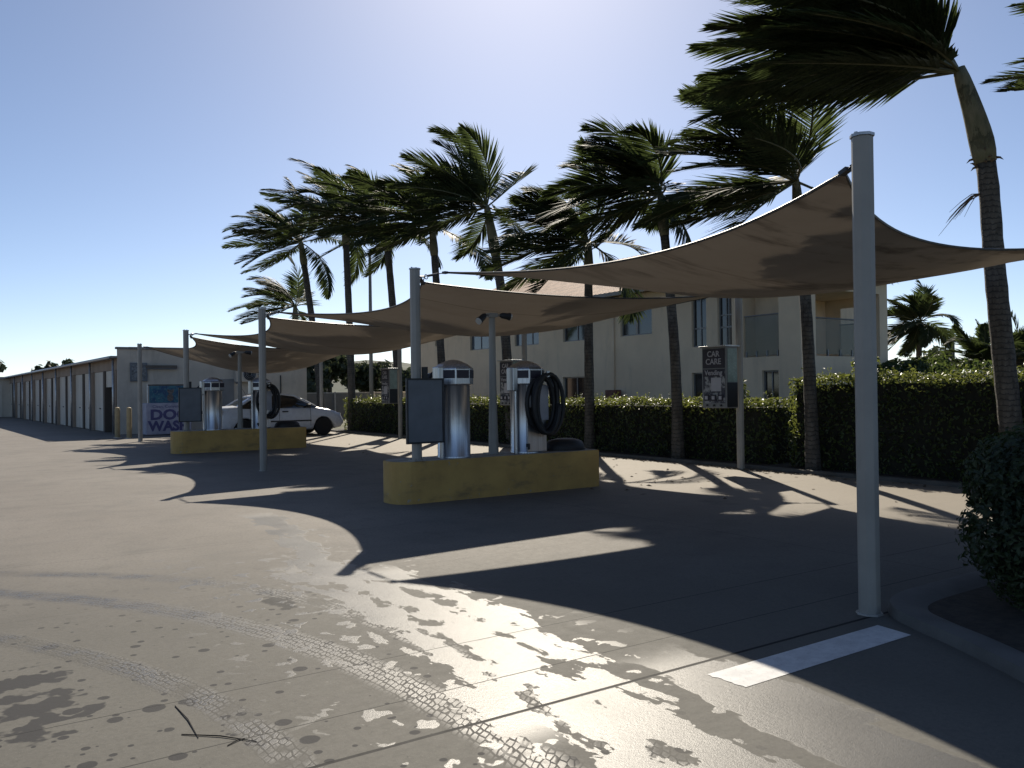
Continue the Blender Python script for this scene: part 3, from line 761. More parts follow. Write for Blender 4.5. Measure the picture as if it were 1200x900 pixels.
# ------------------------------------------------------------------ palms
def crown_mesh(L, nf, rnd, wind, el_hi, el_lo, nl=44, ll=.55, wk=.55, gk=.42, lw=.022, skip=0, lean=.55):
    leafb, stalk = MB(), MB()
    for k in range(nf):
        az = 2.399963*k + rnd.uniform(-.3,.3); f = (k+.5)/nf
        el = R(el_hi + (el_lo-el_hi)*f + rnd.uniform(-8,8))
        d = Vector((math.cos(az)*math.cos(el), math.sin(az)*math.cos(el), math.sin(el)))
        lee = d.dot(wind); d = (d + wind*lean*rnd.uniform(.7,1.15)).normalized(); gk_ = gk*rnd.choice((.1,.5,.9,1.3,1.9))
        Lf = L*rnd.uniform(.82,1.08)*(1 if f > .15 else .8); N = 16; p = Vector((0,0,0)); pts = [p.copy()]; dirs = [d.copy()]
        gust = rnd.uniform(.7,1.25)
        for i in range(N):
            s = (i+1)/N
            d = (d + wind*wk*gust*(.45+.6*s)*2.2/N + Vector((0,0,-1))*gk_*(.2+s)*2/N + Vector((rnd.gauss(0,.01),rnd.gauss(0,.01),0))).normalized()
            p = p + d*(Lf/N); pts.append(p.copy()); dirs.append(d.copy())
        stalk.tube(pts[:-1], [.022*(1-.85*i/N)+.003 for i in range(N)], 5, caps=False)
        wl = 1.0 if lean > .3 else .5
        roll = rnd.uniform(-.5,.5); fw_ = rnd.uniform(.12,.5)*wl; fu_ = rnd.uniform(0,.3); fd_ = rnd.uniform(.03,.26)
        for i in range(nl):
            s = .13 + .87*(i+rnd.uniform(-.2,.2))/nl; s = min(max(s,.1),.995)
            q = s*N; i0 = int(q); fr = q-i0; pp_ = pts[i0].lerp(pts[min(i0+1,N)], fr); t = dirs[i0].lerp(dirs[min(i0+1,N)], fr).normalized()
            up = Vector((0,0,1)) - t*t.z
            up = up.normalized() if up.length > .05 else t.orthogonal().normalized()
            up = Matrix.Rotation(roll, 3, t) @ up
            sd = t.cross(up)
            prof = math.sin(math.pi*min(1,(s*.86+.14)))**.6
            for sg in (-1,1):
                if rnd.random() < skip: continue
                l = ll*prof*rnd.uniform(.82,1.12)
                a = .62 + .5*s
                ld = (sd*sg*math.cos(a) + t*math.sin(a) + up*(fu_+rnd.uniform(-.08,.08)) + wind*(fw_+rnd.uniform(-.07,.09)) + Vector((0,0,-fd_))).normalized()
                bend = (wind*.35*rnd.uniform(.3,1) + Vector((0,0,-rnd.uniform(.12,.5)))) 
                wd = ld.cross(up)
                wd = (wd.normalized() if wd.length > .05 else sd)
                wd = (wd + up*rnd.uniform(-.4,.4)).normalized()
                p0 = pp_; p1 = p0 + ld*l*.5; p2 = p1 + (ld + bend*.34).normalized()*l*.5
                w0, w1 = lw*.5, lw
                n = len(leafb.v)
                leafb.v += [tuple(p0-wd*w0),tuple(p0+wd*w0),tuple(p1+wd*w1),tuple(p1-wd*w1),tuple(p2)]
                leafb.f += [(n,n+1,n+2,n+3),(n+3,n+2,n+4)]
    return leafb, stalk
def palm(base, bend, top, r0, r1, shaft, L, nf, seed, label, group, el=(84,-22), wk=.55, gk=.42, nl=46, ll=.55, wind=WIND, lw=.022, lean=.6):
    rnd = random.Random(seed); base = Vector(base); B = [Vector(q)-base for q in bend]; T = Vector(top)-base
    o = thing('palm_tree', base, label, 'palm tree', group)
    ctrl = [Vector((0,0,0))]+B+[T]; path = [Vector(q) for q in smooth_path([tuple(q) for q in ctrl], 7)]
    # split into rough trunk and smooth crownshaft
    tot = sum((path[i+1]-path[i]).length for i in range(len(path)-1)); acc = [0]
    for i in range(len(path)-1): acc.append(acc[-1]+(path[i+1]-path[i]).length)
    def at(s):
        for i in range(len(path)-1):
            if acc[i+1] >= s or i == len(path)-2: return path[i].lerp(path[i+1], min(1,(s-acc[i])/max(1e-6,acc[i+1]-acc[i])))
    ts = tot-shaft; n = 26; P = [at(ts*i/n) for i in range(n+1)]
    rad = []
    for i in range(n+1):
        t = i/n; r = r0*(1.18-.18*min(1,t*5)) + (r1-r0)*t
        r *= 1+.03*math.sin(i*2.4+seed); rad.append(r)
    MB().tube(P, rad, 12).build('trunk', M['trunk'], o, smooth='all')
    n = 9; P = [at(ts+shaft*i/n) for i in range(n+1)]; rs = [r1*q for q in (1.08,1.22,1.25,1.2,1.12,1.04,.96,.88,.78,.6)]
    MB().tube(P, rs, 12).build('crownshaft', M['shaft'], o, smooth='all')
    lb, sb = crown_mesh(L, nf, rnd, wind, el[0], el[1], nl, ll, wk, gk, lw, 0, lean)
    off = T - Vector((0,0,.05))
    for bb in (lb, sb): bb.v = [(p[0]+off.x,p[1]+off.y,p[2]+off.z) for p in bb.v]
    cr = lb.build('crown', M['frond'], o); sb.build('frond_stalks', M['rachis'], cr, smooth='all')
    return o, at, ts
PG = 'wind blown palms along the hedge'
P1, at1, ts1 = palm((12.0,5.5,0), [(11.79,5.63,2.85),(11.69,5.70,4.55)], (11.42,5.89,5.78), .15,.125, 1.35, 3.5, 26, 101, 'nearest tall palm with pale green crownshaft, beside the tall hedge', PG, el=(84,-4), wk=1.0, gk=.15, nl=84, ll=1.0, lw=.022, lean=1.25)
# torn boots and a dry flower stalk under the crownshaft
rnd = random.Random(7); b = MB(); c = Vector((11.69,5.70,4.55))-Vector((12,5.5,0))
for k in range(14):
    a = rnd.uniform(0,6.28); d = Vector((math.cos(a),math.sin(a),rnd.uniform(-.4,.9))); q = c+Vector((math.cos(a)*.12,math.sin(a)*.12,rnd.uniform(-.16,.08)))
    b.tube([q, q+d*.06, q+d*.1+Vector((0,0,-.03))],[.02,.014,.002],4)
b.build('torn_sheath', M['deadleaf'], P1)
b = MB(); q0 = c+Vector((-.05,.03,-.5))
for k in range(13):
    d = Vector((-.62,.42,-.55)) + Vector((rnd.gauss(0,.09),rnd.gauss(0,.09),rnd.gauss(0,.09))); l = rnd.uniform(.45,.85)
    b.tube([q0, q0+d*l*.3+Vector((0,0,.07)), q0+d*l*.65+Vector((0,0,.05)), q0+d*l],[.009,.006,.004,.002],4)
b.build('flower_stalk', M['deadleaf'], P1)
specs = [((12.12,8.81),[(12.06,8.85,2.6)],(11.93,8.93,5.0),.115,.085,.8,2.7,21,102,'palm behind the nearest shade post, its fronds streaming over the nearest sail'),
 ((12.17,12.02),[(12.13,12.05,2.4)],(11.95,12.20,5.45),.12,.09,.9,2.4,21,103,'palm standing left of the CAR CARE vending machine'),
 ((12.36,15.04),[(12.34,15.02,2.6)],(12.40,15.05,4.95),.125,.095,.8,2.6,21,104,'palm standing right of the near hose vacuum'),
 ((12.59,18.65),[(12.42,18.78,3.9)],(12.08,18.99,6.5),.14,.12,1.4,2.7,22,205,'tall palm with thick crownshaft behind the floodlight pole of the near island'),
 ((12.47,22.11),[(12.36,22.18,3.2)],(12.2,22.3,6.6),.13,.105,1.0,2.9,21,106,'palm rising behind the near cylinder vacuum'),
 ((12.69,25.58),[(12.56,25.65,3.2)],(12.33,25.85,7.25),.14,.115,1.0,3.0,22,207,'palm rising just left of the vending cabinet at the hedge'),
 ((12.56,29.41),[(12.52,29.43,3.2)],(12.40,29.52,8.05),.145,.12,1.0,3.2,22,208,'palm rising from the left part of the low hedge beside the tall bare pole'),
 ((12.69,32.81),[(12.5,32.95,3.2)],(12.02,33.28,7.75),.15,.125,1.0,3.2,20,109,'palm standing behind the front of the white car'),
 ((12.71,36.05),[(12.72,36.05,2.8)],(12.73,36.06,5.4),.14,.115,.9,2.7,15,110,'short palm at the far end of the row behind the white car roof')]
for s in specs:
    far = s[0][1] > 20
    palm((*s[0],0), s[1], s[2], s[3], s[4], s[5], s[6], s[7], s[8], s[9], PG, nl=(52 if far else 64), ll=.86, lw=(.028 if far else .021), el=(86,-30), wk=.70, gk=.40, lean=.56)
palm((12.4,2.7,0), [(12.3,2.75,3)], (12.1,2.95,5.15), .13,.11,1.0, 2.6, 16, 111, 'palm past the right edge with only frond tips in view', PG, el=(60,-12), wk=1.1, gk=.2, nl=60, ll=.7, lean=.9)
# other palms far right
FG = 'palms beyond the tall hedge'
palm((38.7,22.1,0), [(38.7,22.1,2.6)], (38.78,22.06,4.55), .16,.12,.5, 2.5, 22, 120, 'far wind blown palm at the right corner of the cream building', FG, el=(80,-40), wk=.6, gk=.8, nl=40, lw=.04, ll=.8, lean=.2)
palm((30.9,15.3,0), [(30.9,15.3,1.2)], (30.9,15.3,2.3), .2,.18,.3, 2.0, 22, 121, 'bushy low palm left of the nearest palm trunk', FG, el=(80,-25), wk=.25, gk=.75, nl=34, lw=.035, lean=.1)
palm((34.2,15.5,0), [(34.2,15.5,1.2)], (34.2,15.5,2.7), .2,.18,.3, 2.1, 20, 122, 'bushy low palm right of the nearest palm trunk', FG, el=(80,-25), wk=.25, gk=.75, nl=34, lw=.035, lean=.1)

# ------------------------------------------------------------------ cream two storey building
def wall_grid(b, x, y0, y1, z0, z1, holes, rev=.14):
    """facade facing -X with real openings and reveals"""
    ys = sorted({y0,y1}|{q for h in holes for q in h[:2]}); zs = sorted({z0,z1}|{q for h in holes for q in h[2:4]})
    for i in range(len(ys)-1):
        for j in range(len(zs)-1):
            cy, cz = (ys[i]+ys[i+1])/2, (zs[j]+zs[j+1])/2
            if any(h[0] < cy < h[1] and h[2] < cz < h[3] for h in holes): continue
            b.poly([(x,ys[i],zs[j]),(x,ys[i],zs[j+1]),(x,ys[i+1],zs[j+1]),(x,ys[i+1],zs[j])])
    for h in holes:
        r = h[4] if len(h) > 4 else rev
        a, c, d, e = h[:4]
        b.poly([(x,a,d),(x+r,a,d),(x+r,a,e),(x,a,e)]); b.poly([(x,c,d),(x,c,e),(x+r,c,e),(x+r,c,d)])
        b.poly([(x,a,d),(x,c,d),(x+r,c,d),(x+r,a,d)]); b.poly([(x,a,e),(x+r,a,e),(x+r,c,e),(x,c,e)])
BX, BY = 20.9, 15.55
bd = thing('apartment_building', (BX,BY,0), 'cream two storey building with terracotta hip roof behind the hedge', 'building')
wins = [  # y0,y1,z0,z1, glass, mullions  (absolute Y)
 (21.86,23.55,3.43,4.62,'window_glass',2),(19.26,19.92,2.84,4.62,'window_glass',2),(18.17,18.77,2.81,4.62,'window_glass',2),
 (25.4,27.1,3.42,4.6,'window_glass',2),(28.8,30.65,3.42,4.6,'blue_glass',3),(32.8,34.5,3.42,4.6,'blue_glass',2),(37.3,38.0,3.8,4.6,'window_glass',1),
 (19.15,19.95,1.0,1.97,'window_glass',2),(25.5,27.15,.95,1.97,'window_glass',2),(16.37,16.99,.05,1.97,'window_glass',2),(30.4,31.6,.95,1.97,'window_glass',2)]
EV = 4.95; LY = 40.2-BY
holes = [(w[0]-BY,w[1]-BY,w[2],w[3]) for w in wins] + [(16.34-BY,17.72-BY,2.40,4.55,1.3)]
b = MB(); wall_grid(b, 0, 0, LY, 0, EV, holes)
# end wall facing the driveway with the corner balcony opening, X 21.6 to 25.0
for x0,x1,z0,z1 in ((0,4.5,0,2.38),(0,4.5,4.42,EV),(0,.72,2.38,4.42),(4.06,4.5,2.38,4.42)): b.poly([(x0,0,z0),(x1,0,z0),(x1,0,z1),(x0,0,z1)])
b.poly([(.72,0,2.38),(.72,.22,2.38),(.72,.22,4.42),(.72,0,4.42)]); b.poly([(4.06,0,2.38),(4.06,0,4.42),(4.06,.22,4.42),(4.06,.22,2.38)])
b.poly([(.72,0,4.42),(4.06,0,4.42),(4.06,.22,4.42),(.72,.22,4.42)]); b.poly([(.72,0,2.38),(.72,.22,2.38),(4.06,.22,2.38),(4.06,0,2.38)])
# rear of the wing: open to the sky beside the corner
for y0,y1,z0,z1 in ((0,3.0,0,2.38),(0,3.0,4.12,EV),(0,.3,2.38,4.12),(1.72,3.0,2.38,4.12)): b.poly([(4.5,y0,z0),(4.5,y1,z0),(4.5,y1,z1),(4.5,y0,z1)])
b.box(.74,4.48,.23,2.98,2.2,2.379); b.box(.74,4.48,.23,2.98,4.43,4.6)
b.box(.60,.70,.05,2.9,2.3,4.5); b.box(.74,4.48,2.3,2.45,2.381,4.425)
b.box(1.3,1.45,.6,3.3,2.35,4.56)
b.poly([(0,LY,0),(7.6,LY,0),(7.6,LY,EV),(0,LY,EV)]); b.poly([(7.6,3.0,0),(7.6,3.0,EV),(7.6,LY,EV),(7.6,LY,0)]); b.poly([(4.5,3.0,0),(4.5,3.0,EV),(7.6,3.0,EV),(7.6,3.0,0)])
b.build('wall', M['white_wall'], bd)
for (y0,y1,z0,z1,g_,nm) in wins:
    y0 -= BY; y1 -= BY; f = MB(); t = .045
    f.box(.09,.135,y0,y0+t,z0,z1); f.box(.09,.135,y1-t,y1,z0,z1); f.box(.09,.135,y0+t,y1-t,z0,z0+t); f.box(.09,.135,y0+t,y1-t,z1-t,z1)
    for k in range(1,nm): yy = y0+(y1-y0)*k/nm; f.box(.095,.13,yy-.02,yy+.02,z0+t,z1-t)
    if z1-z0 > 1.4 and z0 > 2: f.box(.092,.132,y0+t,y1-t,z0+.60,z0+.655)
    if z1-z0 > 1.8: f.box(.092,.132,y0+t,y1-t,z0+1.0,z0+1.04)
    fo = f.build('window', M['window_frame'], bd)
    MB().poly([(.125,y0+.01,z0+.01),(.125,y0+.01,z1-.01),(.125,y1-.01,z1-.01),(.125,y1-.01,z0+.01)]).build('pane', M[g_], fo)
# balcony door and balustrades
f = MB(); f.box(1.24,1.29,.80,1.24,2.40,4.3); fo = f.build('balcony_door', M['window_frame'], bd); MB().box(1.22,1.238,.84,1.20,2.45,4.25).build('pane', M['window_glass'], fo)
def balustrade(p, q, zb, zt):
    p, q = Vector((*p,0)), Vector((*q,0)); d = (q-p).normalized(); m3 = Matrix.Rotation(math.atan2(d.y,d.x),3,'Z'); L = (q-p).length
    f = MB(); f.tube([p+Vector((0,0,zt)),q+Vector((0,0,zt))],.025,8); n = max(3,int(L/.6))
    for k in range(n+1): f.obox(p+d*(.06+(L-.12)*k/n)+Vector((0,0,zb+.05)),.05,.05,.2,m3)
    fo = f.build('balustrade', M['window_frame'], bd)
    g = MB(); g.obox((p+q)/2+Vector((0,0,(zb+zt-.03)/2)),L-.04,.012,zt-.03-zb,m3); g.build('glass_panel', M['rail_glass'], fo)
balustrade((.06,.82),(.06,2.14),2.44,3.70); balustrade((.76,.11),(4.0,.11),2.44,3.55); balustrade((4.4,.35),(4.4,1.7),2.44,3.55)
f = MB(); f.tube([(-.05,8.35,0),(-.05,8.35,4.9)],.035,8); f.build('downpipe', M['white_wall'], bd, smooth='all')
def hip(b, x0,x1,y0,y1,z0,h,run):
    xm = (x0+x1)/2; r0, r1 = Vector((xm,y0+run,z0+h)), Vector((xm,y1-run,z0+h))
    p = [Vector((x0,y0,z0)),Vector((x1,y0,z0)),Vector((x1,y1,z0)),Vector((x0,y1,z0))]
    b.add([*p,r0,r1],[(0,4,5,3),(2,5,4,1),(3,5,2),(1,4,0)])
b = MB(); hip(b,-.5,8.1,2.5,LY+.5,EV+.1,2.2,4.3); rf = b.build('roof', M['tiles'], bd)
b = MB(); hip(b,-.5,5.0,-.5,6.5,EV+.07,1.2,2.75); b.build('roof', M['tiles'], bd)
b = MB(); b.box(-.56,-.5,-.56,LY+.56,EV-.03,EV+.11); b.box(-.5,5.0,-.56,-.5,EV-.03,EV+.11); b.box(-.5,8.1,LY+.5,LY+.56,EV-.03,EV+.11); b.box(5.0,5.06,-.56,2.4,EV-.03,EV+.11); b.build('gutter', simple('gutter_cream', (.3,.28,.25), .5, 0, .1, 3), rf)
b = MB(); b.box(-.5,8.0,3.05,LY+.45,EV+.04,EV+.08); b.box(-.5,4.95,-.5,3.0,EV+.03,EV+.055); b.build('eave_soffit', M['white_wall'], bd)
o = thing('meter_box', (20.62,23.7,0), 'red brown box against the wall of the cream building', 'box')
MB().box(-.14,.14,-.3,.3,.0,1.42).build('housing', M['red_box'], o, bevel=.015); MB().box(-.155,-.142,-.25,.25,.7,1.34).build('door', M['red_box'], o, bevel=.004)

# ------------------------------------------------------------------ storage sheds at the left
st = thing('storage_building', (5.15,33.93,0), 'long low storage building with a row of roller doors', 'building', rz=R(2.6))
Ls, bay, nb = 36.8, 4.6, 8
b = MB(); b.box(.45,8,2.6,Ls,0,2.86); b.box(-.02,.30,0,Ls,2.42,2.86); b.build('wall', M['brown_wall'], st)
b = MB(); b.box(-.28,8.1,2.55,Ls+.1,2.862,2.93); b.box(-.28,.46,-.12,2.55,2.862,2.93); rf = b.build('roof', simple('roof_sheet', (.25,.25,.24), .5, .3, .1, 2), st)
MB().tube([(-.33,-.1,2.86),(-.33,Ls,2.86)],.06,8).build('gutter', M['galv'], rf, smooth='all')
for k in range(nb):
    y = k*bay
    MB().box(-.10,.3,y,y+.30,0,2.415).build('pier', M['brown_wall'], st, bevel=.01)
    MB().box(-.05,.3,y+2.28,y+2.58,0,2.415).build('pier', simple('dark_pier', (.09,.072,.058), .9, 0, .1, 2) if k == 0 else bpy.data.materials['dark_pier'], st, bevel=.01)
    MB().tube([(-.16,y+.1,0),(-.16,y+.1,2.84)],.04,8).build('downpipe', M['galv'], st, smooth='all')
    for a, e in ((.30,2.28),(2.58,4.6)):
        z0 = 1.78 if (k == 0 and a < 1) else .02
        d = MB().box(.01,.05,y+a+.005,y+e-.005,z0,2.41).build('roller_door', M['roller_door'], st)
        if z0 < 1: MB().box(-.02,.008,y+a+.8,y+a+1.0,.9,.95).build('handle', M['dark_metal'], d)
MB().box(.42,.44,.4,2.2,0,2.4).build('interior_shade_sheet', M['dark_room'], st)  # thin near-black sheet painting the shaded room behind the raised door

bl = thing('block_building', (8.9,33.75,0), 'flat roofed rendered block with the air conditioner, behind the far island', 'building')
b = MB(); b.box(-3.35,3.48,0,2.55,0,3.18); b.box(-3.80,-3.352,.0,.12,0,3.18); b.build('wall', M['block_wall'], bl)
b = MB(); b.box(-3.42,3.55,-.07,2.6,3.182,3.27); b.box(-3.86,-3.422,-.06,.18,3.182,3.265); b.build('parapet_cap', simple('capping_grey', (.2,.2,.2), .6, .2, .1, 3), bl, bevel=.01)
b = MB(); b.tube([(2.35,-.04,0),(2.35,-.04,2.2)],.025,8); b.build('conduit', M['dark_metal'], bl)
ds = MB().box(-.5,.45,-.05,-.002,0,2.05).build('door', simple('grey_door', (.2,.2,.2), .6, 0, .1, 2), bl)
MB().cyl((.32,-.12,1.0),(.32,-.05,1.0),.03,n=10).build('handle', M['galv'], ds)
o = thing('air_conditioner', (9.76,33.5,1.93), 'outdoor air conditioner unit on the block wall above the white car', 'air conditioner')
MB().box(-.42,.42,-.18,.12,0,.62).build('casing', M['block_wall'], o, bevel=.02)
b = MB(); b.cyl((.1,-.2,.31),(.1,-.182,.31),.25,n=24); b.build('fan_opening', M['dark_room'], o)
b = MB()
for r in (.08,.14,.2,.25): b.tube([(.1+r*math.cos(q),-.205,.31+r*math.sin(q)) for q in [i*math.pi/10 for i in range(20)]],.006,4,closed=True)
b.build('fan_grille', M['galv'], o)
b = MB(); b.box(-.35,-.3,-.15,.2,-.06,-.002); b.box(.3,.35,-.15,.2,-.06,-.002); b.build('wall_bracket', M['galv'], o)
o = thing('wall_sign', (5.82,33.7,1.97), 'small grey square sign on the block wall behind the farthest front post', 'sign')
MB().box(-.3,.3,-.04,.04,0,.7).build('board', M['grey_panel'], o, bevel=.006); MB().box(-.25,.25,-.046,-.041,.05,.65).build('faded_face', M['sign_grey'], o)
o = thing('batten_light', (6.62,33.68,2.46), 'long dark batten light high on the block wall over the dog wash', 'light fitting')
MB().box(-.56,.56,-.08,.05,0,.12).build('housing', M['brown_post'], o, bevel=.012); MB().box(-.54,.54,-.09,-.07,-.03,-.002).build('diffuser', M['grey_panel'], o)

# dog wash booth
dw = thing('dog_wash_booth', (6.52,31.9,0), 'white DOG WASH booth with blue poster panel, under the farthest sail', 'dog wash')
MB().box(-.78,.78,0,.7,.02,1.16).build('cabinet', M['booth'], dw, bevel=.02)
MB().box(-.66,.72,.02,.10,1.165,1.78).build('poster_board', M['poster'], dw, bevel=.01)
MB().box(-.7,.75,.02,.09,1.785,1.83).build('top_rail', M['dark_metal'], dw)
b = MB(); b.cyl((-.71,.05,1.16),(-.71,.05,1.83),.025,n=8); b.cyl((.745,.05,1.16),(.745,.05,1.83),.025,n=8); b.build('stand', M['galv'], dw)
r = (R(90),0,0)
text('Clean, Convenient', .15, M['purple'], dw, (0,-.004,1.03), r, bold=.001)
text('DOG', .50, M['purple'], dw, (0.02,-.004,.72), r, bold=.022, sx=1.15)
text('WASH', .48, M['purple'], dw, (0.0,-.004,.31), r, bold=.022, sx=1.0)
# small picture of a dog on the poster
b = MB(); b.lathe([(.02,-.004),(.1,0),(.12,.006)], n=14); 
g = MB()
def disc(cx, cz, rx, rz, y=.012): g.add([(cx+rx*math.cos(q), y, cz+rz*math.sin(q)) for q in [i*math.pi/8 for i in range(16)]], [tuple(range(16))])
disc(.06,1.55,.09,.08); disc(.05,1.35,.11,.14,.013); disc(-.02,1.60,.035,.06,.011); disc(.14,1.60,.035,.06,.011); disc(.06,1.50,.05,.04,.010)
g.build('dog_picture', simple('dog_print', (.1,.09,.09), .5, 0, .5, 20), dw)
BG = 'yellow bollards at the storage corner'
for x, y, lb in ((4.69,31.15,'faded yellow bollard nearer the roller doors'), (4.93,30.35,'faded yellow bollard nearer the dog wash')):
    o = thing('bollard', (x,y,0), lb, 'bollard', BG)
    MB().lathe([(.085,0),(.085,.98),(.07,1.03),(.03,1.05)], n=14).build('post', M['bollard'], o, smooth=True)
    MB().lathe([(.13,0),(.13,.015)], n=14).build('base_ring', M['galv'], o)

# building closing the lane's far end
o = thing('far_shed', (-1.2,70.5,0), 'low pale shed closing the far end of the lane', 'building')
MB().box(-7,5,0,6,0,2.75).build('wall', M['block_wall'], o); MB().box(-7.2,5.2,-.3,6.2,2.752,2.9).build('roof', bpy.data.materials['roof_sheet'], o)
for k in range(4): MB().box(-6+k*2.7,-3.9+k*2.7,-.05,-.002,0,2.3).build('roller_door', M['roller_door'], o)

# boundary fence behind the car
o = thing('fence', (14.3,42.5,0), 'long pale grey sheet fence behind the white car', 'fence')
b = MB(); b.box(-1.8,12.5,-.03,.03,0,1.42); b.build('sheeting', M['fence'], o)
b = MB(); b.box(-1.8,12.5,-.05,.05,1.422,1.47); b.build('top_rail', M['galv'], o)
for k in range(7): MB().box(-1.8+k*2.3,-1.72+k*2.3,-.08,-.032,0,1.5).build('fence_post', M['galv'], o)

# ------------------------------------------------------------------ tall bare pole and far power pole
o = thing('street_pole', (13.84,30.48,0), 'tall thin bare steel pole rising among the palms', 'pole')
MB().tube([(0,0,0),(0,0,6.9)],[.09,.06],10).build('shaft', M['post'], o, smooth='all'); MB().lathe([(.07,6.9),(.07,6.94)],n=10).build('cap', M['galv'], o)
o = thing('power_pole', (70.1,37.1,0), 'distant power pole with a crossarm beyond the tall hedge', 'power pole')
MB().tube([(0,0,0),(0,0,6.2)],[.22,.18],8).build('shaft', M['brown_post'], o); MB().obox((0,0,5.9),2.0,.25,.2,Matrix.Rotation(R(-34),3,'Z')).build('crossarm', M['brown_post'], o)
b = MB()
for k in (-.8,.8): b.cyl((k*.83,-k*.56,6.0),(k*.83,-k*.56,6.3),.09,n=6)
b.build('insulator', M['galv'], o)

# ------------------------------------------------------------------ car
def car(x, y, rz):
    o = thing('parked_car', (x,y,0), 'white four door sedan parked beyond the far yellow island', 'car', rz=rz)
    # local x from rear (0) to nose (4.35), y centred
    def lerp_tab(tab, q):
        for i in range(len(tab)-1):
            if tab[i][0] <= q <= tab[i+1][0]:
                t = (q-tab[i][0])/(tab[i+1][0]-tab[i][0]); t = t*t*(3-2*t)*.5+t*.5; return tab[i][1]+(tab[i+1][1]-tab[i][1])*t
        return tab[0][1] if q < tab[0][0] else tab[-1][1]
    top = [(0,.78),(.05,.93),(.14,1.0),(.75,1.035),(1.3,1.0),(3.0,.985),(3.25,.975),(3.7,.90),(4.05,.80),(4.22,.70),(4.33,.56),(4.35,.48)]
    bot = [(0,.42),(.15,.30),(.5,.24),(3.9,.22),(4.2,.26),(4.35,.40)]
    hw = [(0,.66),(.08,.74),(.3,.81),(.9,.85),(3.3,.85),(3.9,.80),(4.2,.70),(4.35,.55)]
    xs = [0,.04,.1,.2,.35]+[.35+.1*i for i in range(1,36)]+[3.95,4.05,4.15,4.22,4.28,4.33,4.35]; xs = sorted(set(round(q,3) for q in xs))
    b = MB(); K = 0; wheels = (.86,3.52); wr = .345
    for q in xs:
        zt, zb, w = lerp_tab(top,q), lerp_tab(bot,q), lerp_tab(hw,q)
        arch = zb
        for wx in wheels:
            if abs(q-wx) < wr: arch = max(arch, .31+math.sqrt(wr*wr-(q-wx)**2)*1.0)
        arch = min(arch, zt-.12)
        h = zt-zb
        sec = [(w*.93,arch),(w*.985,max(arch,zb+.10*h)),(w*1.0,max(arch+.005,zb+.40*h)),(w*.995,max(arch+.01,zb+.62*h)),(w*.965,max(arch+.02,zb+.82*h)),(w*.92,zb+.95*h),(w*.84,zt),(w*.45,zt+.02),(0,zt+.03)]
        ring = [(q,-a,c) for a,c in sec]+[(q,a,c) for a,c in sec[-2::-1]]
        K = len(ring); b.v += ring
    n = len(xs)
    for i in range(n-1):
        for j in range(K-1): b.f.append((i*K+j, i*K+j+1, (i+1)*K+j+1, (i+1)*K+j))
        b.f.append((i*K+K-1, i*K, (i+1)*K, (i+1)*K+K-1))
    b.f.append(tuple(range(K-1,-1,-1))); b.f.append(tuple((n-1)*K+j for j in range(K)))
    b.build('body', M['white_paint'], o, smooth='all')
    # cabin: roof shell, glass house
    roof = [(.62,1.02),(.85,1.17),(1.1,1.31),(1.35,1.385),(1.6,1.42),(1.95,1.435),(2.3,1.42),(2.55,1.37),(2.8,1.26),(3.05,1.12),(3.27,.985)]
    def cabin(scale, zoff, x0, x1, y_out):
        bb = MB(); L_ = []
        for q, z in roof:
            if q < x0 or q > x1: continue
            zb = .96; t = (z-zb)/(1.435-zb); wt = .80-.20*max(0,t); wt = wt if t > 0 else .80
            sec = [(.80,zb),(.80-.10*t*.5,zb+(z-zb)*.5),(wt,z-.05*min(1,t*2)),(wt*.88,z-.01),(wt*.5,z+.012),(0,z+.016)]
            sec = [(a*scale+y_out, c+zoff) for a,c in sec[:-1]]+[(0,sec[-1][1]+zoff)]
            L_.append([(q,-a,c) for a,c in sec]+[(q,a,c) for a,c in sec[-2::-1]])
        k = len(L_[0])
        for r_ in L_: bb.v += r_
        for i in range(len(L_)-1):
            for j in range(k-1): bb.f.append((i*k+j,i*k+j+1,(i+1)*k+j+1,(i+1)*k+j))
        return bb
    cabin(1,-.004,0,9,0).build('glasshouse', M['car_glass'], o, smooth='all')
    # roof panel and pillars painted white, lying just outside the glass
    rb = MB(); pts = [(q,z) for q,z in roof if 1.1 <= q <= 2.56]; k = 7
    for q, z in pts:
        t = (z-.96)/.475; wt = .80-.20*t
        for f_ in (-1.012,-.9,-.5,0,.5,.9,1.012): rb.v.append((q, f_*wt, z+.022-(.05 if abs(f_) > 1 else (.008 if abs(f_) > .8 else 0))))
    for i in range(len(pts)-1):
        for j in range(k-1): rb.f.append((i*k+j,i*k+j+1,(i+1)*k+j+1,(i+1)*k+j))
    rb.build('roof', M['white_paint'], o, smooth='all', solid=-.015)
    for sg in (-1,1):
        b = MB(); 
        def strip(p):  # tube following the glass edge
            b.tube(p, .028, 6)
        strip([(.66,sg*.79,1.02),(.95,sg*.735,1.2),(1.3,sg*.655,1.36),(1.6,sg*.615,1.405),(2.1,sg*.61,1.415),(2.52,sg*.645,1.365),(2.9,sg*.70,1.20),(3.26,sg*.77,1.0)])
        b.build('roof_rail', M['white_paint'], o, smooth='all')
        b = MB(); b.tube([(1.95,sg*.80,.99),(1.99,sg*.655,1.39)],.03,6); b.tube([(1.0,sg*.80,.99),(1.16,sg*.70,1.29)],.03,6); b.build('pillar', M['car_trim'], o)
        # door lines, handle, side strip, mirror
        b = MB()
        for xx in (1.02,1.98,3.06): b.tube([(xx,sg*.845,.34),(xx,sg*.852,.62),(xx-.01,sg*.83,.96)],.006,4)
        b.build('door_gap', M['car_trim'], o)
        for xx in (1.2,2.18): MB().obox((xx,sg*.845,.84),.2,.035,.04).build('door_handle', M['car_trim'], o, bevel=.008)
        b = MB(); b.box(1.2,3.08,sg*.85-.014,sg*.85+.014,.50,.545); b.build('side_strip', M['car_trim'], o, bevel=.005)
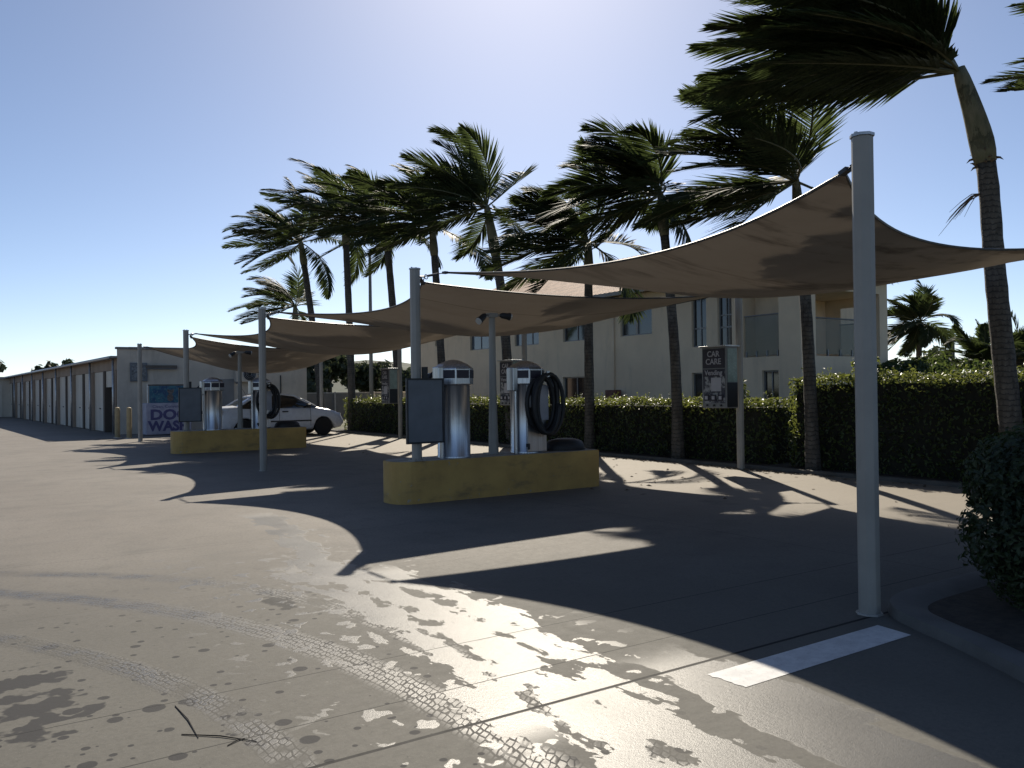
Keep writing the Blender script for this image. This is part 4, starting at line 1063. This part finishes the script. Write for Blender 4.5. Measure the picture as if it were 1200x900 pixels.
        b = MB(); b.obox((2.95,sg*.93,1.02),.12,.18,.13); b.build('door_mirror', M['car_trim'], o, bevel=.03)
        b = MB(); b.lathe([(.09,-.02),(.12,0),(.09,.02)], n=12); b.v = [(4.13+p[0]*1.0, sg*(.60)+p[2]*1.2, .70+p[1]*.55) for p in b.v]; b.build('headlight', M['lamp_glass'], o, smooth='all')
        b = MB(); b.obox((.10,sg*.70,.86),.10,.22,.14,Matrix.Rotation(R(sg*18),3,'Z')); b.build('tail_light', M['tail'], o, bevel=.02)
        for wx in wheels:
            yy = sg*.76; w = MB(); pr = [(.20,-.10),(.285,-.105),(.305,-.08),(.31,0),(.305,.08),(.285,.105),(.20,.10)]
            vs = []; 
            tb = MB(); tb.lathe(pr, n=28); tb.v = [(wx+p[0], yy+p[2], .31+p[1]) for p in tb.v]
            wo = tb.build('wheel', M['tyre'], o, smooth=True)
            rb2 = MB(); rb2.cyl((wx,yy+sg*.06,.31),(wx,yy+sg*.085,.31),.20,n=24)
            rb2.build('rim', M['alloy'], wo)
            h_ = MB()
            for a in range(5):
                q = R(72*a+20); h_.obox((wx+.12*math.cos(q), yy+sg*.088, .31+.12*math.sin(q)), .05,.012,.05)
            h_.build('rim_slot', M['car_trim'], wo)
    b = MB(); b.box(.6,3.9,-.7,.7,.2,.4); b.build('underbody', M['car_trim'], o)
    b = MB(); b.box(4.20,4.345,-.42,.42,.46,.60); b.build('grille', M['car_trim'], o, bevel=.02)
    b = MB(); b.tube([(1.15,0,1.35),(1.0,0,1.62)],.006,5); b.build('aerial', M['car_trim'], o)
    return o
car(7.05, 28.05, 0)

# ------------------------------------------------------------------ background trees
def tree(x, y, h, r, n, seed, label, group, s=.3, trunk_h=.35):
    rnd = random.Random(seed); o = thing('tree', (x,y,0), label, 'tree', group); b = MB(); t = MB()
    t.tube([(0,0,0),(.1*r*.3,0,h*trunk_h),(0,.1,h*.7)],[r*.07+.05,r*.05+.03,.03],8)
    for k in range(9):
        a = rnd.uniform(0,6.28); rr = r*rnd.uniform(.15,.75); z = h*rnd.uniform(.42,.86)
        t.tube([(0,0,h*trunk_h),(math.cos(a)*rr*.5,math.sin(a)*rr*.5,(z+h*trunk_h)*.5),(math.cos(a)*rr,math.sin(a)*rr,z)],[r*.035+.02,r*.025+.015,.015],5)
        clump_plant(b, (math.cos(a)*rr,math.sin(a)*rr,z), r*rnd.uniform(.32,.5), r*rnd.uniform(.32,.5), h*rnd.uniform(.12,.2), n//9, s, rnd, .5)
    t.build('trunk', M['bark'], o, smooth='all'); b.build('crown', M['tree_leaf'], o); return o
TG = 'trees beyond the fence'
for i, (x,y,h,r,lb) in enumerate(((26.5,67,6.0,3.4,'broad dark tree beyond the fence, tallest one left of the hedge'),(30.5,69,4.6,3.0,'grey green tree beyond the fence, beside the tallest one'),(35.5,72,4.4,2.8,'round tree beyond the fence between two palm trunks'),(39.5,74,4.9,2.4,'tree beyond the fence behind the tall bare pole'),(44.0,75,4.0,2.2,'small tree beyond the fence beside the hedge vending cabinet'),(23.5,64,3.8,3.0,'low spreading tree at the left end of the fence'),(33.0,64,3.3,2.6,'low shrubby tree just beyond the fence'))):
    tree(x, y, h, r, 1700, 200+i, lb, TG)
LG = 'distant trees over the storage roof'
for i, (x,y,h,r,lb) in enumerate(((2.6,126,6.5,3.6,'dark distant tree over the far end of the lane'),(-2.5,124,6.0,3.2,'distant tree at the extreme end of the lane'),(10.2,120,5.6,1.8,'small distant tree over the middle of the storage roof'),(12.6,119,6.0,2.0,'distant tree over the storage roof nearest the block'))):
    tree(x, y, h, r, 1200, 230+i, lb, LG, .4)
RG = 'trees right of the cream building'
for i, (x,y,h,r,lb) in enumerate(((37.5,17.2,3.2,1.9,'leafy tree behind the bushy palms'),(31.0,17.3,2.9,1.6,'leafy tree below the far wind blown palm'))):
    tree(x, y, h, r, 1700, 250+i, lb, RG, .16)

# ------------------------------------------------------------------ sticks on the wet concrete
SG = 'thin dark sticks lying on the wet concrete'
def stick(pts, label):
    c = Vector(pts[0]); o = MB().tube([Vector(p)-c for p in pts], [.0022,.0028,.0015][:len(pts)], 5).build('stick', M['stick'], loc=c)
    tag(o, label, 'stick', SG)
STK = [((.85,4.09),(.85,3.65),'short dark stick pointing at the viewer on wet concrete'), ((.80,3.73),(1.04,3.47),'longest dark stick lying across the lower tyre track'), ((.93,3.50),(1.01,3.53),'small dark stick crossing the end of the longest stick')]
for (a, b_, lb) in STK:
    m_ = ((a[0]+b_[0])/2+.01,(a[1]+b_[1])/2+.012); stick([(*a,.003),(*m_,.005),(*b_,.003)], lb)

# ------------------------------------------------------------------ light, sky, camera
sd = Vector((math.sin(SUN_AZ)*math.cos(SUN_EL), math.cos(SUN_AZ)*math.cos(SUN_EL), math.sin(SUN_EL)))
l = bpy.data.lights.new('sun', 'SUN'); l.energy = 5.0; l.angle = R(.55); l.color = (1,.91,.77)
so = bpy.data.objects.new('sun', l); C.objects.link(so); so.rotation_euler = sd.to_track_quat('Z','Y').to_euler(); so.location = (0,0,30)
w = bpy.data.worlds.new('World'); scn.world = w; w.use_nodes = True; nt = w.node_tree
bg = nt.nodes['Background']; sk = nt.nodes.new('ShaderNodeTexSky'); sk.sky_type = 'NISHITA'; sk.sun_disc = False
sk.sun_elevation = SUN_EL; sk.sun_rotation = SUN_AZ; sk.air_density = .6; sk.dust_density = .38; sk.ozone_density = 1.4; sk.altitude = 0
nt.links.new(sk.outputs[0], bg.inputs[0]); bg.inputs[1].default_value = .086
cam = bpy.data.cameras.new('camera'); co = bpy.data.objects.new('camera', cam); C.objects.link(co); scn.camera = co
cam.sensor_width = 36; cam.lens = 970/1200*36; cam.clip_end = 3000; cam.clip_start = .05
roll, pitch = .0128, .0078
fw = Vector((SV*math.cos(pitch), CV*math.cos(pitch), math.sin(pitch))); rt = Vector((CV,-SV,0)); up = rt.cross(fw)
up2 = up*math.cos(roll)+rt*math.sin(roll); rt2 = rt*math.cos(roll)-up*math.sin(roll)
mt = Matrix((( rt2.x, up2.x, -fw.x, 0),(rt2.y, up2.y, -fw.y, 0),(rt2.z, up2.z, -fw.z, 1.45),(0,0,0,1))); co.matrix_world = mt
vs = scn.view_settings; vs.view_transform = 'Standard'; vs.look = 'None'; vs.exposure = 0.46; vs.gamma = 1.0
scn.display_settings.display_device = 'sRGB'
scn.cycles.max_bounces = 6; scn.cycles.transparent_max_bounces = 12; scn.cycles.use_denoising = True
scn.cycles.sample_clamp_indirect = 6
